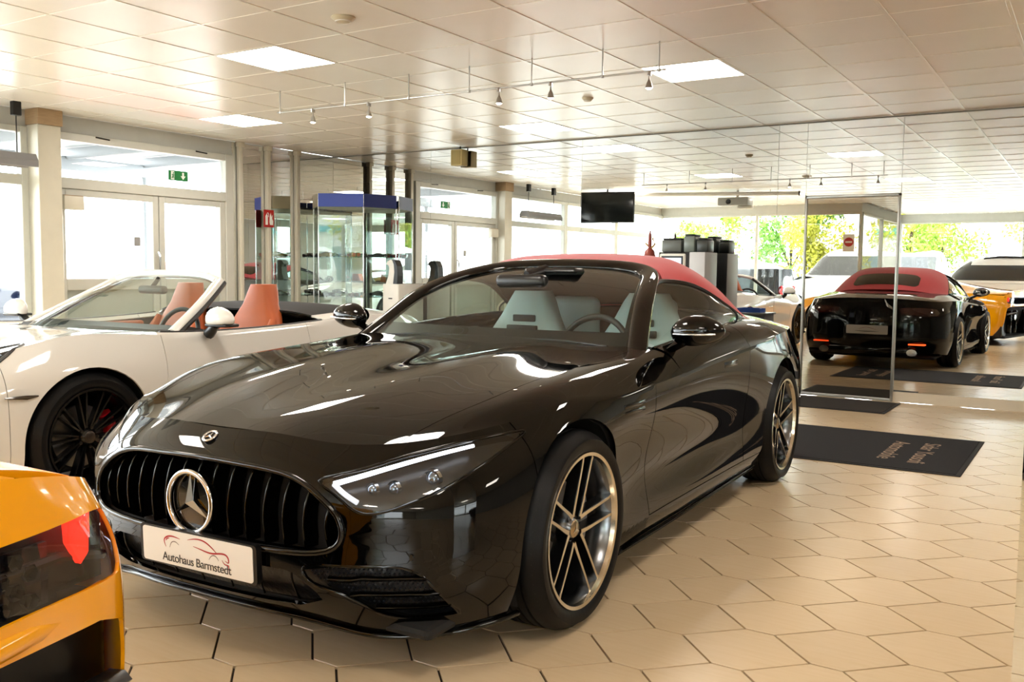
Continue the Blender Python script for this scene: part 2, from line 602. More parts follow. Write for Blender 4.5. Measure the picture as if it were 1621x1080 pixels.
for n, (i, j) in enumerate(lamps):
    cx, cy = GX + (i + .5) * GS, GY + (j + .5) * GS
    lb = lampl.get((i, j), 'square ceiling light panel seen only in the mirror wall')
    t = empty('ceiling_light', (cx, cy, H), 0, lb, 'ceiling light', 'square ceiling light panels')
    MB().box(-.3, .3, -.3, .3, .0, .012).build('diffuser', M_lamp, t)
    fr = MB()
    for a in (-1, 1):
        fr.box(-.306, .306, a * .303 - .006, a * .303 + .006, -.003, .02); fr.box(a * .303 - .006, a * .303 + .006, -.297, .297, -.003, .02)
    fr.build('frame', M_tbar, t)

# ------------------------------------------------------------------ far wall: mirrors with a bronze mirror door
wall_far = MB().box(XL - .1, XR + .1, YM + .008, YM + .15, 0, H).build('wall_far', M_greywall)
tag(wall_far, 'far wall clad with large mirror sheets', 'wall', kind='structure')
seams = [XL, -7.35, -5.15, -2.86, -2.57, -1.66, 0.55, 2.2, XR]
ZJ = 2.40
for k in range(len(seams) - 1):
    a, b = seams[k], seams[k + 1]
    if (a, b) != (-2.57, -1.66):
        MB().box(a + .0015, b - .0015, YM, YM + .006, .10, ZJ - .001).build('mirror_panel', M_mirror, wall_far)
    else:
        MB().box(a + .0015, b - .0015, YM, YM + .006, 2.02, ZJ - .001).build('mirror_panel', M_mirror, wall_far)
    up = MB().box(a + .0015, b - .0015, 0, .006, 0, H - ZJ - .004).build('mirror_panel', M_mirror, wall_far)
    up.location = (0, YM, ZJ + .001); up.rotation_euler = (math.radians(-.12), 0, 0)
MB().box(XL, XR, YM - .012, YM + .002, H - .014, H).build('edge_trim', pm('dark_trim', '#77766c', 0.5), wall_far)
bb = MB().box(XL, -2.57, YM - .012, YM + .006, 0, .10).box(-1.66, XR, YM - .012, YM + .006, 0, .10).build('baseboard_far', pm('skirting_stone', '#d9cdb8', 0.25))
tag(bb, 'pale skirting strip under the mirror wall', 'baseboard', kind='structure')
door2 = empty('door_2', (-2.115, YM, 0), 0, 'bronze mirror door in a slim silver frame in the mirror wall', 'door', kind='structure')
MB().box(-.435, .435, -.012, -.004, .03, 2.0).build('mirror_leaf', M_mirror_tint, door2)
fr = MB().bbox(-.455, -.432, -.03, .006, 0, 2.03, .004).bbox(.432, .455, -.03, .006, 0, 2.03, .004).bbox(-.455, .455, -.03, .006, 2.0, 2.03, .004).bbox(-.455, .455, -.022, .006, .0, .03, .004)
fr.build('door_frame', pm('anodised_frame', '#a3a4a0', 0.3, metal=0.7), door2, 30)

# mats
M_mat = pm('dark_mat_pile', '#17171b', 0.95, bump=0.6, bscale=300, var=0.15, scale=60)
def mat_obj(name, x0, x1, y0, y1, label, mat=M_mat):
    t = empty(name, ((x0 + x1) / 2, (y0 + y1) / 2, 0), 0, label, 'floor mat')
    w, h = (x1 - x0) / 2, (y1 - y0) / 2
    MB().bbox(-w, w, -h, h, .0006, .006, .003, 1).build('mat_border', pm('mat_rubber', '#101012', 0.7), t)
    MB().bbox(-w + .03, w - .03, -h + .03, h - .03, .005, .009, .002, 1).build('pile', mat, t)
    return t
mt = mat_obj('logo_mat', -2.72, -.665, 6.27, 7.70, 'large black entrance mat with beige lettering on the tiles beside the black convertible')
M_let = pm('beige_lettering', '#a8907a', 0.9, bump=0.5, bscale=300)
for sx, ang in ((1, -PI / 2), (-1, PI / 2)):
    for k, (w, dx) in enumerate((('Sidar Yousofi', .72), ('Automobile', .52))):
        Mx = Matrix.Translation((sx * dx, -.05 * sx, .0092)) @ Matrix.Rotation(ang, 4, 'Z')
        text_mesh(w, .155, M_let, mt, 'lettering', Mx, .0006)
mat_obj('door_mat', -2.62, -1.56, 8.72, 9.52, 'small dark brown doormat in front of the bronze mirror door', pm('brown_mat_pile', '#2b2521', 0.95, bump=0.6, bscale=300, var=0.2, scale=60))

# ------------------------------------------------------------------ left wall
wl = MB().box(XL - .12, XL, YB, YM, 2.60, H).box(XL - .12, XL, YB, 5.3, 0, .12).box(XL - .12, XL, 7.86, YM, 0, 2.6).build('wall_left', M_greywall)
tag(wl, 'left wall with a grey soffit above the glazing', 'wall', kind='structure')
def frame_box(mb, y0, y1, z0, z1, d=.035):
    return mb.bbox(XL - .06, XL + d, y0, y1, z0, z1, .006, 1)
# windows left of the pillar
edges = [YB, .75, 3.03, 5.29]
for n in range(3):
    y0, y1 = edges[n], edges[n + 1]
    w = empty(f'window_{n + 1}', (0, 0, 0), 0, 'tall left-side shop window with a transom light', 'window', kind='structure')
    for nm, (a, b, c, d) in dict(post=(y0, y0 + .07, .12, 2.60), post2=(y1 - .07, y1, .12, 2.60), head_rail=(y0 + .07, y1 - .07, 2.54, 2.60),
                                 transom_rail=(y0 + .07, y1 - .07, 2.03, 2.13), sill_rail=(y0 + .07, y1 - .07, .12, .2)).items():
        frame_box(MB(), a, b, c, d).build('post' if nm == 'post2' else nm, M_frame, w, 30)
    MB().box(XL - .02, XL - .014, y0 + .07, y1 - .07, .2, 2.03).build('pane', M_pane, w)
    MB().box(XL - .02, XL - .014, y0 + .07, y1 - .07, 2.13, 2.54).build('pane', M_pane, w)
# pillar
pil = empty('pillar', (XL + .08, 5.42, 0), 0, 'cream painted pillar with a wooden top block by the entrance', 'pillar', kind='structure')
MB().bbox(-.08, .12, -.12, .12, 0, 2.62, .006, 1).build('shaft', M_cream, pil, 30)
MB().bbox(-.10, .14, -.13, .13, 2.62, H, .004, 1).build('top_block', M_wood, pil, 30)
# double entrance door
d1 = empty('door_1', (0, 0, 0), 0, 'grey framed double entrance door with a long window light above', 'door', kind='structure')
for nm, (a, b, c, d) in dict(jamb=(5.54, 5.60, 0, 2.6), jamb2=(7.74, 7.86, 0, 2.6), head_rail=(5.6, 7.74, 2.52, 2.6), transom=(5.6, 7.74, 2.03, 2.14)).items():
    frame_box(MB(), a, b, c, d, .05).build('jamb' if nm == 'jamb2' else nm, M_frame, d1, 30)
MB().box(XL - .02, XL - .014, 5.6, 7.74, 2.14, 2.52).build('pane', M_pane, d1)
for (a, b) in ((5.6, 6.795), (6.805, 7.74)):
    lf = MB()
    for q in ((a, a + .075, 0.02, 2.03), (b - .075, b, .02, 2.03), (a + .075, b - .075, 1.96, 2.03), (a + .075, b - .075, .98, 1.1), (a + .075, b - .075, .02, .16)):
        frame_box(lf, *q, .03)
    leaf = lf.build('door_leaf', M_frame, d1, 30)
    MB().box(XL - .02, XL - .014, a + .07, b - .07, 1.1, 1.97).build('pane', M_pane, leaf)
    MB().box(XL - .03, XL - .005, a + .07, b - .07, .15, 1.0).build('lower_panel', pm('door_panel_paint', '#a9b0a8', 0.4), leaf)
MB().tube([(XL + .06, 6.76, .95), (XL + .09, 6.76, 1.0), (XL + .09, 6.76, 1.35), (XL + .06, 6.76, 1.4)], .012, 8).build('handle', M_steel, d1, 40)
MB().box(XL + .03, XL + .033, 6.47, 6.55, 1.46, 1.56).build('sticker', pm('sticker_grey', '#9a9a9a', 0.5), d1)
for y in (6.02, 6.55 + .75):
    MB().tube([(XL + .055, y, 2.585), (XL + .055, y + .16, 2.575)], .008, 6).build('hinge_latch', M_black, d1)
cl = empty('door_closer', (XL + .07, 5.72, 1.88), 0, 'small beige door closer box at the top of the entrance door', 'door closer')
MB().bbox(-.035, .05, -.11, .11, -.07, .07, .008).build('housing', M_cream, cl, 30)
MB().box(.0, .04, -.10, .10, .071, .078).build('strip', M_wood, cl)
# exit sign
ex = empty('exit_sign', (XL + .03, 7.065, 2.28), 0, 'green emergency exit sign on the transom window', 'sign')
MB().bbox(-.004, .004, -.135, .135, -.058, .058, .002, 1).build('board', pm('sign_green', '#1c7a3c', 0.4), ex)
M_sw = pm('sign_white', '#f2f4f0', 0.5)
def yz_plate(mb, pts, x=.0055, t=.001):
    return mb.prism(pts, x - t, x, axis=0)
run = MB()
yz_plate(run, [(-.10, .048), (-.055, .048), (-.055, -.048), (-.10, -.048)], .005)
run.build('door_pictogram', M_sw, ex)
man = MB()
man.tube([(.0062, -.088, -.035), (.0062, -.078, -.012), (.0062, -.07, .008)], .006, 6).tube([(.0062, -.066, -.035), (.0062, -.066, -.014), (.0062, -.074, -.002)], .005, 6).tube([(.0062, -.088, .004), (.0062, -.072, .014), (.0062, -.060, .002)], .0045, 6).ball((.0065, -.068, .027), .008, 6, (.4, 1, 1))
man.build('running_figure', pm('sign_green', '#1c7a3c', 0.4), ex)
yz_plate(MB(), [(.052, .04), (.078, .04), (.078, .0), (.10, .0), (.065, -.042), (.03, .0), (.052, .0)], .0055).build('arrow', M_sw, ex)
# mirrors and posts on the left wall next to the corner
for (a, b) in ((7.87, 8.52), (8.525, YM - .002)):
    MB().box(XL, XL + .006, a, b, .1, ZJ).build('mirror_panel', M_mirror, wl)
    MB().box(XL, XL + .006, a, b, ZJ + .002, H - .01).build('mirror_panel', M_mirror, wl)
for y, lb in ((7.97, 'slim cream post next to the entrance door'), (8.42, 'slim cream post carrying the red fire sign'), (8.93, 'slim cream post beside the glass showcase')):
    p_ = empty('post', (XL + .038, y, 0), 0, lb, 'post', kind='structure')
    MB().bbox(-.03, .03, -.03, .03, 0, H - .06, .005).build('shaft', M_cream, p_, 30)
    MB().bbox(-.03, .045, -.045, .045, H - .06, H, .004).build('top_plate', M_cream, p_, 30)
fs = empty('fire_sign', (XL + .074, 8.40, 1.86), 0, 'red fire extinguisher sign on the cream post', 'sign')
MB().bbox(-.004, .004, -.085, .085, -.11, .11, .002, 1).build('board', pm('sign_red', '#b3231c', 0.4), fs)
e1 = MB().prism([(-.06, -.08), (-.02, -.08), (-.02, .03), (-.035, .06), (-.06, .03)], .004, .0055, axis=0).tube([(.0055, -.035, .06), (.0055, -.02, .075), (.0055, -.005, .06), (.0055, -.005, .02)], .004, 6)
e1.build('extinguisher_pictogram', M_sw, fs)
fl = MB().prism([(.015, -.08), (.065, -.08), (.07, -.03), (.055, .0), (.06, .05), (.04, .02), (.03, .075), (.012, .02), (.008, -.04)], .004, .0055, axis=0)
fl.build('flame_pictogram', M_sw, fs)
# hanging grey lamp hood with its cable
hd = empty('hanging_heater', (-8.7, 4.55, 2.17), 0, 'grey hanging radiant heater bar on black cables by the left windows', 'heater')
prof = [(-.10, 0), (-.10, .06), (-.06, .125), (.06, .125), (.10, .06), (.10, 0), (.085, 0), (.05, .03), (-.05, .03), (-.085, 0)]
MB().prism([(a, b) for a, b in prof], -.62, .60, axis=1).build('hood', pm('grey_enamel', '#8e8e92', 0.3), hd)
for y in (-.45, .45):
    c_ = MB().tube([(0, y, .125), (0, y, H - 2.17 - .12)], .006, 6).build('cable', M_black, hd)
    MB().bbox(-.03, .03, y - .04, y + .04, H - 2.17 - .13, H - 2.17, .006).build('canopy_box', M_black, hd)

# ------------------------------------------------------------------ window wall behind the camera and right wall (seen in the mirrors)
wb = MB().box(XL - .12, XJ, YB - .12, YB, 2.58, H).box(XL - .12, XJ, YB - .12, YB, 0, .10).box(XJ - .12, XJ, YB2, YB - .12, 2.58, H).box(XJ - .12, XJ, YB2, YB - .12, 0, .1)
wb.box(XJ - .12, XR + .12, YB2 - .12, YB2, 2.58, H).box(XJ - .12, XR + .12, YB2 - .12, YB2, 0, .1).box(4.4, XR + .12, YB2 - .12, YB2, .1, 2.58)
wb = wb.build('wall_back', M_greywall)
tag(wb, 'stepped glazed wall behind the camera, seen in the mirror', 'wall', kind='structure')
def glaze(n, a, b, c, along_x=True):
    w = empty(f'window_{n}', (0, 0, 0), 0, 'tall shop window behind the camera, seen in the mirror wall', 'window', kind='structure')
    for q in ((a, a + .03, .1, 2.58), (b - .03, b, .1, 2.58), (a + .03, b - .03, 2.53, 2.58), (a + .03, b - .03, .1, .16)):
        m = MB().bbox(q[0], q[1], c - .08, c + .01, q[2], q[3], .005, 1) if along_x else MB().bbox(c - .08, c + .01, q[0], q[1], q[2], q[3], .005, 1)
        m.build('frame_bar', M_frame, w, 30)
    (MB().box(a + .03, b - .03, c - .04, c - .034, .16, 2.53) if along_x else MB().box(c - .04, c - .034, a + .03, b - .03, .16, 2.53)).build('pane', M_pane, w)
for n, (a_, b_) in enumerate(((XL, -6.7), (-6.7, XJ))): glaze(n + 4, a_, b_, YB)
glaze(6, YB2, -4.1, XJ, False); glaze(7, -4.1, YB - .12, XJ, False)
for n, (a_, b_) in enumerate(((XJ, -1.6), (-1.6, 1.4), (1.4, 4.4))): glaze(n + 8, a_, b_, YB2)
wr = MB().box(XR, XR + .12, YB2 - .12, YM + .1, 0, H).build('wall_right', pm('grey_plaster', '#a5a199', .7, var=.06, scale=2))
tag(wr, 'plain grey wall on the far side, seen only in reflections', 'wall', kind='structure')
# mirror clad column at the picture's edge
cm = empty('column', (.17, 2.0, 0), 0, 'mirror-clad column at the edge of the tiles by the camera', 'column', kind='structure')
MB().box(-.25, .25, -.25, .25, 0, H).build('core', M_greywall, cm)
for k, q in enumerate(((-.262, .262, -.262, -.251), (-.262, .262, .251, .262), (-.262, -.251, -.25, .25), (.251, .262, -.25, .25))):
    MB().box(*q, .0, H - .01).build('mirror_panel', M_mirror, cm)
# ------------------------------------------------------------------ wheels
def spoke_plate(mb, pts, w, y0, y1, tap=0.5):
    """a bar through 2D points (radial plane x,z) with widths, from depth y0 (back) to y1 (front face, narrower)"""
    P = np.array(pts, float); n = len(P)
    T = np.gradient(P, axis=0); T /= np.linalg.norm(T, axis=1)[:, None]
    Nn = np.stack([-T[:, 1], T[:, 0]], 1)
    y0 = np.broadcast_to(y0, n); y1 = np.broadcast_to(y1, n); w = np.broadcast_to(w, n)
    V = []
    for i in range(n):
        for sgn, yy, ww in ((-1, y0[i], w[i]), (-1, y1[i], w[i] * tap), (1, y1[i], w[i] * tap), (1, y0[i], w[i])):
            q = P[i] + sgn * ww * Nn[i]; V.append((q[0], yy, q[1]))
    F = []
    for i in range(n - 1):
        for k in range(4):
            F.append((i * 4 + k, (i + 1) * 4 + k, (i + 1) * 4 + (k + 1) % 4, i * 4 + (k + 1) % 4))
    F += [(0, 1, 2, 3), tuple((n - 1) * 4 + k for k in (3, 2, 1, 0))]
    mb.add(V, F)

def wheel(parent, c, side, R=.348, rim=.272, wid=.255, style='twin', cal='#9a9a9a', rimmat=None, facemat=None, steer=0.0, rot=0.0, star=True):
    """wheel group: axis along y, outer face towards side*y; parts are children of a wheel empty"""
    w = bpy.data.objects.new('wheel', None); w.empty_display_size = .05
    link(w, parent); w.location = c; w.rotation_euler = (0, 0, (0 if side > 0 else PI) + steer)
    h = wid / 2
    tp = [(rim - .004, -h + .02), (rim + .012, -h + .004), (rim + .045, -h), (R - .028, -h + .012), (R - .008, -h + .032), (R, -h + .055)]
    for gy in (-.055, -.018, .018, .055):
        tp += [(R, gy - .006), (R - .007, gy - .004), (R - .007, gy + .004), (R, gy + .006)]
    tp += [(R, h - .055), (R - .008, h - .032), (R - .028, h - .012), (rim + .045, h), (rim + .03, h + .001), (rim + .012, h - .004), (rim + .002, h - .012), (rim - .004, h - .02)]
    MB().lathe(tp, 72, 'y').build('tyre', M_rubber, w, 35)
    tr = MB()
    for k in range(60):
        t = 2 * PI * k / 60
        for gy0, gy1 in ((-h + .03, -.062), (.062, h - .03)):
            a = np.array([math.cos(t), math.sin(t)]); b = np.array([-math.sin(t), math.cos(t)])
            V = []
            for yy in (gy0, gy1):
                dr = .0 if abs(yy) < .07 else .0088
                for rr, tt in ((R - .006 - dr, -.0022), (R - .0002 - dr, -.0022), (R - .0002 - dr, .0022), (R - .006 - dr, .0022)):
                    q = a * rr + b * (tt + (.012 if yy in (gy0,) else 0)); V.append((q[0], yy, q[1]))
            tr.add(V, [(0, 1, 2, 3), (7, 6, 5, 4), (0, 4, 5, 1), (1, 5, 6, 2), (2, 6, 7, 3)])
    tr.build('tread_grooves', M_blackm, w)['kind'] = 'stuff'
    rm = rimmat or pm('rim_dark_silver', '#6f7072', 0.22, metal=1.0)
    fm = facemat or pm('rim_machined', '#d9cfbd', 0.18, metal=1.0)
    MB().lathe([(rim - .035, -h + .02), (rim - .03, h - .06), (rim - .012, h - .018), (rim - .004, h - .010)], 72, 'y').build('rim_barrel', rm, w, 40)
    MB().lathe([(rim - .016, h - .022), (rim - .012, h - .006), (rim, h - .004), (rim + .002, h - .012)], 72, 'y').build('rim_lip', fm, w, 40)
    MB().lathe([(.02, -.02), (.165, -.02), (.165, .0), (.02, .0)], 48, 'y', closed=True).build('brake_disc', pm('brake_disc_steel', '#8c8a86', 0.3, metal=1.0, scale=60), w, 30)
    cb = MB()
    pts = []
    for k in range(9):
        t = math.radians(-38 + k * 9.5)
        pts.append((-.17 * math.cos(t) * side, .01, .17 * math.sin(t)))
    cb.tube(pts, .034, 8, flat=1.1, up=(0, 1, 0))
    cb.build('brake_caliper', pm('caliper_' + cal, cal, 0.3), w, 40)
    if style == 'twin':
        def yr(r): return h - .020 - .030 * ((rim - r) / rim) ** 1.2
        for k in range(5):
            t0 = rot + 2 * PI * k / 5
            mb = MB(); mf = MB()
            for sg in (-1, 1):
                pts = []
                for r, off in ((.05, .027), (.085, .030), (.13, .031), (.19, .032), (.24, .034), (rim - .010, .038)):
                    a = t0 + sg * math.asin(min(.9, off / r))
                    pts.append((r * math.cos(a), r * math.sin(a)))
                rr = [math.hypot(*p) for p in pts]
                spoke_plate(mb, pts, [.012, .010, .0085, .008, .008, .010], [yr(r) - .045 for r in rr], [yr(r) for r in rr], .75)
                spoke_plate(mf, pts, [.008, .007, .0055, .005, .005, .007], [yr(r) - .002 for r in rr], [yr(r) + .0016 for r in rr], .95)
            sp = mb.build('spoke', rm, w, 40); mf.build('spoke_face', fm, w, 40)
    else:
        def yr(r): return h - .028 - .045 * ((rim - r) / rim) ** 1.2
        for k in range(10):
            t0 = rot + 2 * PI * k / 10
            mb = MB()
            for sg in (-1, 1):
                pts = []
                for r, off in ((.05, .004), (.10, .010), (.16, .016), (.22, .022), (rim - .01, .028)):
                    a = t0 + sg * math.asin(off / r); pts.append((r * math.cos(a), r * math.sin(a)))
                rr = [math.hypot(*p) for p in pts]
                spoke_plate(mb, pts, .007, [yr(r) - .035 for r in rr], [yr(r) for r in rr], .7)
            mb.build('spoke', rm, w, 40)
    MB().lathe([(.0, h - .045), (.032, h - .047), (.04, h - .055), (.055, h - .075), (.06, h - .12)], 32, 'y').build('hub', rm, w, 40)
    cap = MB().lathe([(.0, h - .040), (.026, h - .041), (.032, h - .046), (.032, h - .052)], 32, 'y').build('hub_cap', pm('cap_bronze', '#b5a284', 0.25, metal=1.0) if star else pm('cap_dark', '#3a3028', 0.3, metal=.6), w, 40)
    if star:
        st = MB(); star3(st, 0, h - .0385, 0, .026, .0035, 'y'); st.build('star', M_chrome, w, None)
    for k in range(5):
        t = rot + 2 * PI * k / 5 + PI / 5
        MB().lathe([(0, h - .058), (.009, h - .059), (.010, h - .075)], 10, 'y', (.052 * math.cos(t), 0, .052 * math.sin(t))).build('wheel_bolt', pm('bolt_steel', '#55524c', .3, metal=1.), w, 40)
    return w

def star3(mb, cx, cy, cz, r, t, axis='y', inner=.16):
    """three pointed star with a ridge, lying across an axis"""
    P = []
    for k in range(6):
        a = PI / 2 + k * PI / 3; q = r if k % 2 == 0 else r * inner
        P.append((q * math.cos(a), q * math.sin(a)))
    V = [((cx + a, cy, cz + b) if axis == 'y' else (cx, cy + a, cz + b)) for a, b in P]
    V.append((cx, cy + t, cz) if axis == 'y' else (cx + t, cy, cz))
    V.append((cx, cy - t * .3, cz) if axis == 'y' else (cx - t * .3, cy, cz))
    F = []
    for k in range(6):
        F += [(k, (k + 1) % 6, 6), ((k + 1) % 6, k, 7)]
    if axis == 'y': F = [f[::-1] for f in F]
    mb.add(V, F)
# ------------------------------------------------------------------ black convertible with red soft top
M_paint = pm('black_paint', '#030303', 0.025, coat=0.0, spec=0.34, var=0.0)
M_gloss = pm('piano_black', '#020202', 0.04, spec=0.45)
M_red = pm('red_canvas', '#bb3036', 0.85, bump=0.25, bscale=260, var=0.06, scale=30, sheen=0.3)
M_cglass = glassm('car_glass', (0.70, 0.80, 0.77), 1.5)
M_dglass = glassm('dark_car_glass', (0.16, 0.18, 0.18), 1.5)
M_hglass = glassm('headlight_glass', (0.85, 0.88, 0.9), 1.5)
M_leather = pm('pale_leather', '#c9d2d2', 0.5, bump=0.12, bscale=120)
M_dleather = pm('black_leather', '#161617', 0.5, bump=0.12, bscale=120)
M_led = pm('led_white', '#ffffff', 0.3, emit=2.6, ecol='#f2f6ff')
M_mesh = pm('intake_mesh', '#15171b', 0.35, bump=0.9, bscale=70, scale=60, var=.3)

SL = empty('black_convertible', (-2.43, 2.79, 0), -1.54, 'glossy black convertible sports car with a red soft top and pale seats', 'car')
# stations of the flank, front centre -> rear centre; six levels from the bottom edge to the shoulder
WN = [
 [(.82,0,.19),(.868,0,.28),(.88,0,.42),(.872,0,.55),(.845,0,.645),(.765,0,.727)],
 [(.805,.25,.185),(.86,.25,.28),(.87,.25,.42),(.858,.25,.55),(.828,.25,.645),(.745,.25,.728)],
 [(.755,.45,.165),(.83,.47,.28),(.835,.47,.42),(.826,.47,.545),(.782,.47,.63),(.69,.46,.708)],
 [(.70,.60,.14),(.765,.63,.27),(.765,.64,.42),(.757,.645,.535),(.70,.642,.62),(.605,.61,.712)],
 [(.645,.69,.138),(.71,.715,.27),(.71,.725,.42),(.702,.727,.538),(.64,.72,.625),(.54,.685,.722)],
 [(.58,.765,.14),(.65,.79,.27),(.65,.80,.42),(.642,.798,.54),(.578,.785,.63),(.47,.75,.735)],
 [(.45,.845,.145),(.50,.88,.27),(.50,.895,.42),(.488,.892,.55),(.42,.875,.65),(.31,.825,.755)],
 [(.33,.885,.15),(.34,.925,.27),(.34,.94,.42),(.32,.937,.56),(.26,.918,.675),(.17,.875,.775)],
 [(.03,.90,.15),(.03,.94,.27),(.03,.953,.42),(.03,.956,.56),(.01,.948,.70),(-.02,.905,.80)],
 [(-.35,.905,.155),(-.35,.930,.235),(-.35,.915,.40),(-.35,.928,.56),(-.35,.948,.68),(-.35,.935,.778)],
 [(-.65,.90,.16),(-.65,.925,.235),(-.65,.90,.40),(-.65,.918,.56),(-.65,.942,.68),(-.65,.94,.787)],
 [(-1.0,.90,.16),(-1.0,.923,.235),(-1.0,.895,.40),(-1.0,.913,.56),(-1.0,.94,.69),(-1.0,.94,.803)],
 [(-1.3,.90,.162),(-1.3,.923,.237),(-1.3,.895,.40),(-1.3,.914,.56),(-1.3,.94,.70),(-1.3,.942,.82)],
 [(-1.65,.902,.165),(-1.65,.925,.24),(-1.65,.905,.40),(-1.65,.922,.56),(-1.65,.944,.71),(-1.65,.945,.84)],
 [(-2.0,.908,.17),(-2.0,.93,.245),(-2.0,.922,.41),(-2.0,.938,.57),(-2.0,.952,.72),(-2.0,.948,.86)],
 [(-2.28,.915,.175),(-2.28,.94,.255),(-2.28,.945,.42),(-2.28,.955,.58),(-2.28,.96,.73),(-2.28,.948,.875)],
 [(-2.55,.92,.18),(-2.55,.948,.27),(-2.55,.958,.42),(-2.55,.962,.58),(-2.55,.962,.73),(-2.55,.943,.889)],
 [(-2.85,.918,.19),(-2.85,.945,.285),(-2.85,.957,.42),(-2.85,.957,.58),(-2.85,.952,.73),(-2.85,.92,.898)],
 [(-3.12,.90,.2),(-3.12,.928,.30),(-3.12,.938,.43),(-3.12,.936,.59),(-3.11,.922,.74),(-3.10,.875,.90)],
 [(-3.36,.855,.21),(-3.38,.885,.31),(-3.39,.89,.44),(-3.39,.882,.60),(-3.38,.862,.745),(-3.35,.80,.897)],
 [(-3.46,.80,.225),(-3.49,.825,.32),(-3.50,.83,.45),(-3.50,.82,.60),(-3.48,.80,.75),(-3.43,.75,.898)],
 [(-3.53,.73,.23),(-3.57,.75,.325),(-3.58,.755,.455),(-3.575,.745,.60),(-3.56,.73,.755),(-3.50,.69,.903)],
 [(-3.585,.62,.235),(-3.635,.635,.33),(-3.65,.64,.46),(-3.645,.635,.605),(-3.625,.62,.76),(-3.57,.595,.912)],
 [(-3.625,.48,.24),(-3.68,.485,.335),(-3.695,.485,.465),(-3.69,.485,.61),(-3.67,.48,.765),(-3.625,.465,.922)],
 [(-3.655,.29,.245),(-3.71,.29,.34),(-3.725,.29,.47),(-3.72,.29,.61),(-3.70,.29,.77),(-3.67,.285,.93)],
 [(-3.665,0,.25),(-3.72,0,.34),(-3.735,0,.47),(-3.73,0,.61),(-3.71,0,.77),(-3.685,0,.934)],
]
KU, KV = 7, 6
WG = spatch(WN, KU, KV, mu0=True, mu1=True)
top = WG[:, -1]                                    # shoulder line
# bonnet: rails from the centre line to the shoulder, rows from the nose to the windscreen
HN = [
 [WN[0][5], WN[1][5], WN[2][5], WN[3][5], WN[4][5], WN[5][5]],
 [(.6,0,.765),(.585,.25,.768),(.53,.47,.757),(.44,.65,.763),(.37,.75,.768),WN[6][5]],
 [(.35,0,.808),(.34,.27,.816),(.31,.49,.806),(.25,.70,.808),(.21,.80,.805),WN[7][5]],
 [(.05,0,.846),(.05,.28,.860),(.04,.5,.848),(.02,.73,.846),(0,.835,.838),WN[8][5]],
 [(-.3,0,.874),(-.3,.29,.896),(-.3,.5,.882),(-.32,.75,.874),(-.33,.862,.85),WN[9][5]],
 [(-.6,0,.890),(-.6,.3,.912),(-.62,.5,.902),(-.64,.765,.893),(-.65,.872,.864),WN[10][5]],
 [(-.86,0,.900),(-.87,.32,.918),(-.885,.52,.914),(-.925,.765,.914),(-.975,.878,.882),WN[11][5]],
]
HG = spatch(HN, KU, KU, mv0=True)
def fit_edges(G, row0=None, colN=None, rowN=None):
    """move a patch's border onto given curves, fading the correction inwards"""
    a, b = G.shape[:2]; G = G.copy()
    if colN is not None:
        d = colN - G[:, -1]; w = np.linspace(0, 1, b)[None, :, None] ** 3
        G += d[:, None, :] * w
    if row0 is not None:
        d = row0 - G[0]; w = np.linspace(1, 0, a)[:, None, None] ** 3
        G += d[None] * w
    if rowN is not None:
        d = rowN - G[-1]; w = np.linspace(0, 1, a)[:, None, None] ** 3
        G += d[None] * w
    return G
HG = fit_edges(HG, row0=top[:5 * KU + 1], colN=top[5 * KU:11 * KU + 1])
# upper door: shoulder line up to the belt line
belt = [(-1.0,.80,.915),(-1.3,.812,.937),(-1.65,.812,.958),(-2.0,.802,.973),(-2.28,.785,.98),(-2.55,.755,.980)]
DN = [[WN[11 + i][5], ((WN[11 + i][5][0]), WN[11 + i][5][1] * .38 + b[1] * .62 + .022, WN[11 + i][5][2] * .38 + b[2] * .62 + .012), b] for i, b in enumerate(belt)]
DG = spatch(DN, KU, 6)
DG[:, 0] = top[11 * KU:16 * KU + 1]
# rear deck
RN = [
 [(-2.55,0,1.05),(-2.55,.30,1.04),(-2.55,.52,1.02),(-2.55,.68,.995),(-2.55,.79,.968),WN[16][5]],
 [(-2.85,0,1.035),(-2.85,.30,1.03),(-2.85,.50,1.01),(-2.85,.66,.985),(-2.85,.77,.96),WN[17][5]],
 [(-3.15,0,1.005),(-3.15,.30,1.0),(-3.14,.49,.985),(-3.13,.63,.962),(-3.12,.74,.94),WN[18][5]],
 [(-3.45,0,.972),(-3.44,.29,.968),(-3.42,.48,.955),(-3.40,.60,.94),(-3.38,.70,.922),WN[19][5]],
 [WN[25][5],WN[24][5],WN[23][5],WN[22][5],WN[21][5],WN[20][5]],
]
RG = spatch(RN, KU, KU, mv0=True)
RG = fit_edges(RG, rowN=top[20 * KU:25 * KU + 1][::-1], colN=top[16 * KU:20 * KU + 1])
wrap = gridmesh(WG); hoodm = gridmesh(HG, True); doorm = gridmesh(DG); deckm = gridmesh(RG, True)

def arch(xc, zc, r, zlow=None):
    def f(P):
        d = np.hypot(P[:, 0] - xc, np.maximum(P[:, 2] - zc, 0)) - r
        return d
    return f
def xlt(a): return lambda P: a - P[:, 0]
def xgt(a): return lambda P: P[:, 0] - a
def cut(m, *fs):
    for f in fs: m = clip(m[0], m[1], f)
    return m
def inpoly(poly, ax=(1, 2)): return lambda P: -poly_sd(P[:, list(ax)], poly)
def outpoly(poly, ax=(1, 2)): return lambda P: poly_sd(P[:, list(ax)], poly)
A1, A2 = arch(0, .35, .386), arch(-2.7, .355, .392)
